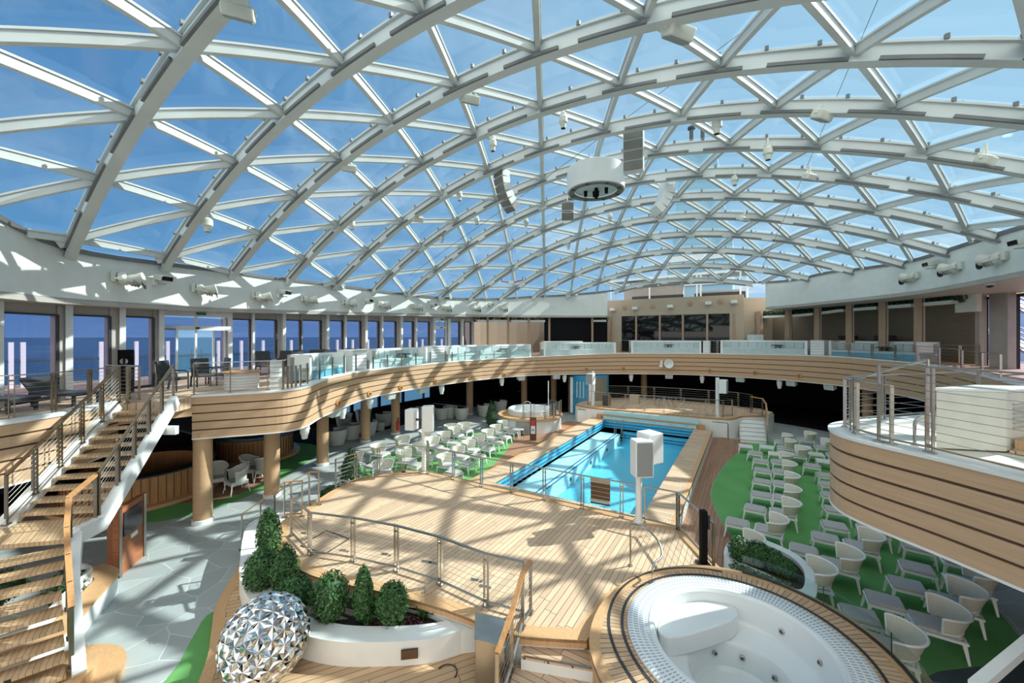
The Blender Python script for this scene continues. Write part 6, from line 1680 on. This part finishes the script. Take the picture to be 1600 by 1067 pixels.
def near_by(px, py):
    """words for the place under the dome"""
    h = 'low over the windows' if px < 480 and py > 250 else 'high over the stage' if py < 120 else 'at mid height' if py < 260 else 'low towards the funnel'
    return h
lab_b = ['box floodlight at the dome top above the stair side windows', 'box floodlight over the dance stage, nearest two crossing ribs', 'box floodlight on the stage side rib, half way down the sunlit side', 'box floodlight at the dome top above the tub, by the hung drum', 'box floodlight high on the shaded side, straight above the pool chairs', 'box floodlight low on the shaded side near the frame edge', 'box floodlight on the shaded side just below the larger one', 'box floodlight near the centre in front of the funnel', 'box floodlight low on the sunlit side among small ribs']
for (px, py, sc), lab in zip([(372, 18, 1), (735, 155, 1), (545, 262, 1), (1060, 50, 1.25), (1285, 180, 1.1), (1540, 250, 1.05), (1265, 276, 1.0), (1163, 342, 1), (653, 342, 1)], lab_b):
    p = on_dome(px, py); BD.put(p, YAW+.4, lab, 'box floodlights under the dome', sc=sc)
lab_c = ['can spotlight above the third window with a small camera beside', 'can spotlight over the stage, up from the curved loudspeaker array', 'can spotlight straight above the hung lighting drum', 'can spotlight beside the curved array on the window side', 'can spotlight right above the flat grey loudspeaker array, shaded side', 'can spotlight on the shaded side between two box floodlights', 'can spotlight by the funnel top', 'can spotlight among the small ribs half way to the windows', 'can spotlight below the hung lighting drum', 'can spotlight below and beyond the curved array on the window side', 'can spotlight on a rib node over the far sofas', 'can spotlight over the long sofa, lowest of the window side', 'can spotlight near the second curved array']
for (px, py, sc), lab in zip([(324, 345, 1.25), (770, 222, 1.05), (880, 185, 1.05), (718, 303, 1), (1120, 192, 1.15), (1200, 234, 1.15), (1148, 277, 1.1), (550, 348, 1), (953, 337, 1), (745, 342, 1), (690, 370, 1), (888, 382, 1), (822, 345, 1)], lab_c):
    p = on_dome(px, py); CD.put(p, 0, lab, 'can spotlights under the dome', sc=sc)
# hung lighting drum
dc = Vector((-5.0, 14.5, 11.35)); dm = thing('lighting_drum', 'white round lighting drum hanging from the middle of the dome', 'light', dc)
MB().lathe(dc, [(1.02, 0), (1.07, .03), (1.07, .86), (1.0, .9)], 48, caps=False).build('drum_shell', 'white', dm, smooth=30)
MB().lathe(dc+Vector((0, 0, -.01)), [(1.05, .02), (.80, .0), (.80, .06)], 48, caps=False).build('drum_ring', 'arraygrey', dm, smooth=30)
MB().lathe(dc, [(.80, .10), (.001, .12)], 40, caps=False).build('inner_panel', 'paleblue', dm)
for k in range(8):
    a = 2*pi*k/8; p = dc+Vector((.91*cos(a), .91*sin(a), 0)); MB().box(p, (.16, .10, .04), a).build('ring_socket', 'dark', dm)
for k, (x, y, l) in enumerate([(-.4, 0, .1), (.0, .2, .1), (.06, -.1, .28), (.4, .05, .1), (-.12, .2, .1)]):
    MB().lathe(dc+Vector((x, y, -l)), [(.06, 0), (.07, l+.1)], 12).build('lamp', 'black', dm)
for a in (.5, 2.6, 4.7): 
    p = dc+Vector((.7*cos(a), .7*sin(a), .88)); MB().tube([p, (p.x, p.y, zd(p.x, p.y)-.3)], .012, 5).build('hanger', 'steel', dm)
# hung loudspeaker arrays
def array(name, lab, c, face, n, w, hgt, dpt, curve, mat='arraygrey'):
    c = Vector(c); t = thing(name, lab, 'loudspeaker', c); z = hgt/n; ang = 0.0; p = c.copy(); fx, fy = cos(face), sin(face)
    for k in range(n):
        tilt = curve*k/max(1, n-1)
        R = Matrix.Rotation(face, 3, 'Z') @ Matrix.Rotation(tilt, 3, 'Y')
        p = p+R@Vector((0, 0, -z/2))
        m = MB(); m.box(p, (dpt, w, z*.96), mat=R); m.build('cabinet', 'white', t, bevel=.015)
        m = MB(); m.box(p+R@Vector((dpt/2+.008, 0, 0)), (.016, w*.94, z*.86), mat=R); m.build('grille', mat, t)
        p = p+R@Vector((0, 0, -z/2))
    MB().bar(c, (c.x, c.y, zd(c.x, c.y)-.2), .06, .06, (1, 0, 0)).build('hanger', 'steel', t)
    MB().box(c+Vector((0, 0, .04)), (dpt, w*.6, .06), face).build('flying_frame', 'steel', t)
    return t
to_cam = lambda x, y: atan2(-y, -x)
q = D(990, 205, 13.0); array('loudspeaker_array', 'flat grey faced loudspeaker array hanging by the lighting drum', q, to_cam(q.x, q.y)-.12, 4, .64, 1.36, .30, .0)
q = D(784, 268, 15.3); array('loudspeaker_array', 'curved loudspeaker array hanging on the window side of the drum', q, to_cam(q.x, q.y)-.9, 6, .55, 1.55, .36, .85)
q = D(1042, 284, 17.0); array('loudspeaker_array', 'curved white backed loudspeaker array hanging on the funnel side of the drum', q, to_cam(q.x, q.y)+2.0, 5, .75, 1.45, .42, .75)
q = D(887, 318, 18.6); array('loudspeaker_array', 'small loudspeaker pair hanging below the lighting drum', q, to_cam(q.x, q.y), 2, .58, .80, .4, .3)
# thin stay cables inside the dome
for k, (a, b, lab) in enumerate([((640, 430, 22), (1240, -10, 9.5), 'thin stay cable running up under the dome past the drum'), ((1190, 420, 22), (1380, -20, 9.5), 'thin stay cable on the shaded side of the dome')]):
    A_, B_ = D(*a), D(*b); m = MB(); m.tube([A_, (A_+B_)/2-Vector((0, 0, .12)), B_], .008, 5); tag(m.build('stay_cable', 'dark'), lab, 'cable')
p = on_dome(798, 441)
dr = thing('hung_decoration', 'red and white winged ornament hanging far under the dome', 'ornament', D(800, 442, 22))
c = D(800, 442, 22)
for s in (-1, 1):
    MB().bar(c, c+Vector((s*.62, s*.1, .12)), .10, .05).build('wing', 'red', dr); MB().bar(c+Vector((s*.62, s*.1, .12)), c+Vector((s*.62, s*.1, .30)), .03, .03, (1, 0, 0)).build('tip', 'dark', dr)
MB().box(c, (.3, .3, .22)).build('hub', 'white', dr, bevel=.04)
MB().tube([c, c+Vector((0, 0, zd(c.x, c.y)-.2-c.z))], .008, 5).build('hanging_wire', 'dark', dr)

# sloping steel handrail from the nose of the platform up towards the tall panels
a, b = Vector((1.62, 9.55, 5.04)), Vector((2.37, 8.52, 5.50))
sl = thing('sloping_handrail', 'sloping steel handrail rising from the platform nose to the tall wire panels', 'handrail', (1.62, 9.55, 4.09))
MB().tube([a, b], .02, 8).build('tube', 'steel', sl, smooth=True)
for p in (a, b): MB().bar((p.x, p.y, 4.09), p, .05, .02, (1, 0, 0)).build('post', 'steel', sl)
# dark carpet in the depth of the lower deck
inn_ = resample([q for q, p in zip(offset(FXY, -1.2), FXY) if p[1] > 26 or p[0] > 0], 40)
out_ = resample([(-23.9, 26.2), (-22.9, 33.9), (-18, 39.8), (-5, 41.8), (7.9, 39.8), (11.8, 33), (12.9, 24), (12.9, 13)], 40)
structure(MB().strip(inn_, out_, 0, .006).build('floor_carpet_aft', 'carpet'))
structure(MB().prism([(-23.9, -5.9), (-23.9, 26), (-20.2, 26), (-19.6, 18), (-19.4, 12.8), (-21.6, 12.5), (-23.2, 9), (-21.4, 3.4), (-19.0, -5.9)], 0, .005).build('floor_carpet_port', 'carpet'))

# ================================================================== sub-parts: fittings belong to the part they sit on
SUB = {'lens': ['lamp_head', 'housing', 'bezel'], 'grille': ['cabinet'], 'jet_nozzle': ['jet'], 'screen': ['panel', 'cabin_body'], 'label_plate': ['panel'],
       'cushion_seam': ['back_cushion'], 'drum_joint': ['drum'], 'nosing': ['tread', 'step'], 'ring_socket': ['drum_ring'], 'flap': ['cabinet_body'], 'driver': ['cabinet'],
       'dish_rib': ['dish'], 'louvre_joint': ['cabinet_body'], 'louvre': ['box_body'], 'cooling_rib': ['lamp_head'], 'underwater_light': ['ledge'], 'gasket': ['leaf'],
       'pale_band': ['board'], 'button': ['pale_dispenser'], 'lamp': ['inner_panel'], 'back_rim': ['backrest'], 'arm_rim': ['backrest'], 'slat_joint': ['slatted_front'],
       'tip': ['wing'], 'valve': ['cylinder'], 'edge_strip': ['wood_post']}
stem_ = lambda n: n.split('.')[0]
tree_ = {}
for o in bpy.data.objects:
    if o.parent is not None: tree_.setdefault(o.parent, []).append(o)
def centre(o):
    b = [Vector(c) for c in o.bound_box]; return sum(b, Vector())/8
for root, ch in tree_.items():
    if root.parent is not None: continue
    for c in ch:
        for nm in SUB.get(stem_(c.name), ()):
            cand = [q for q in ch if stem_(q.name) == nm]
            if cand:
                c.parent = min(cand, key=lambda q: (centre(q)-centre(c)).length); break
for o in bpy.data.objects:
    if '_o' in o: del o['_o']
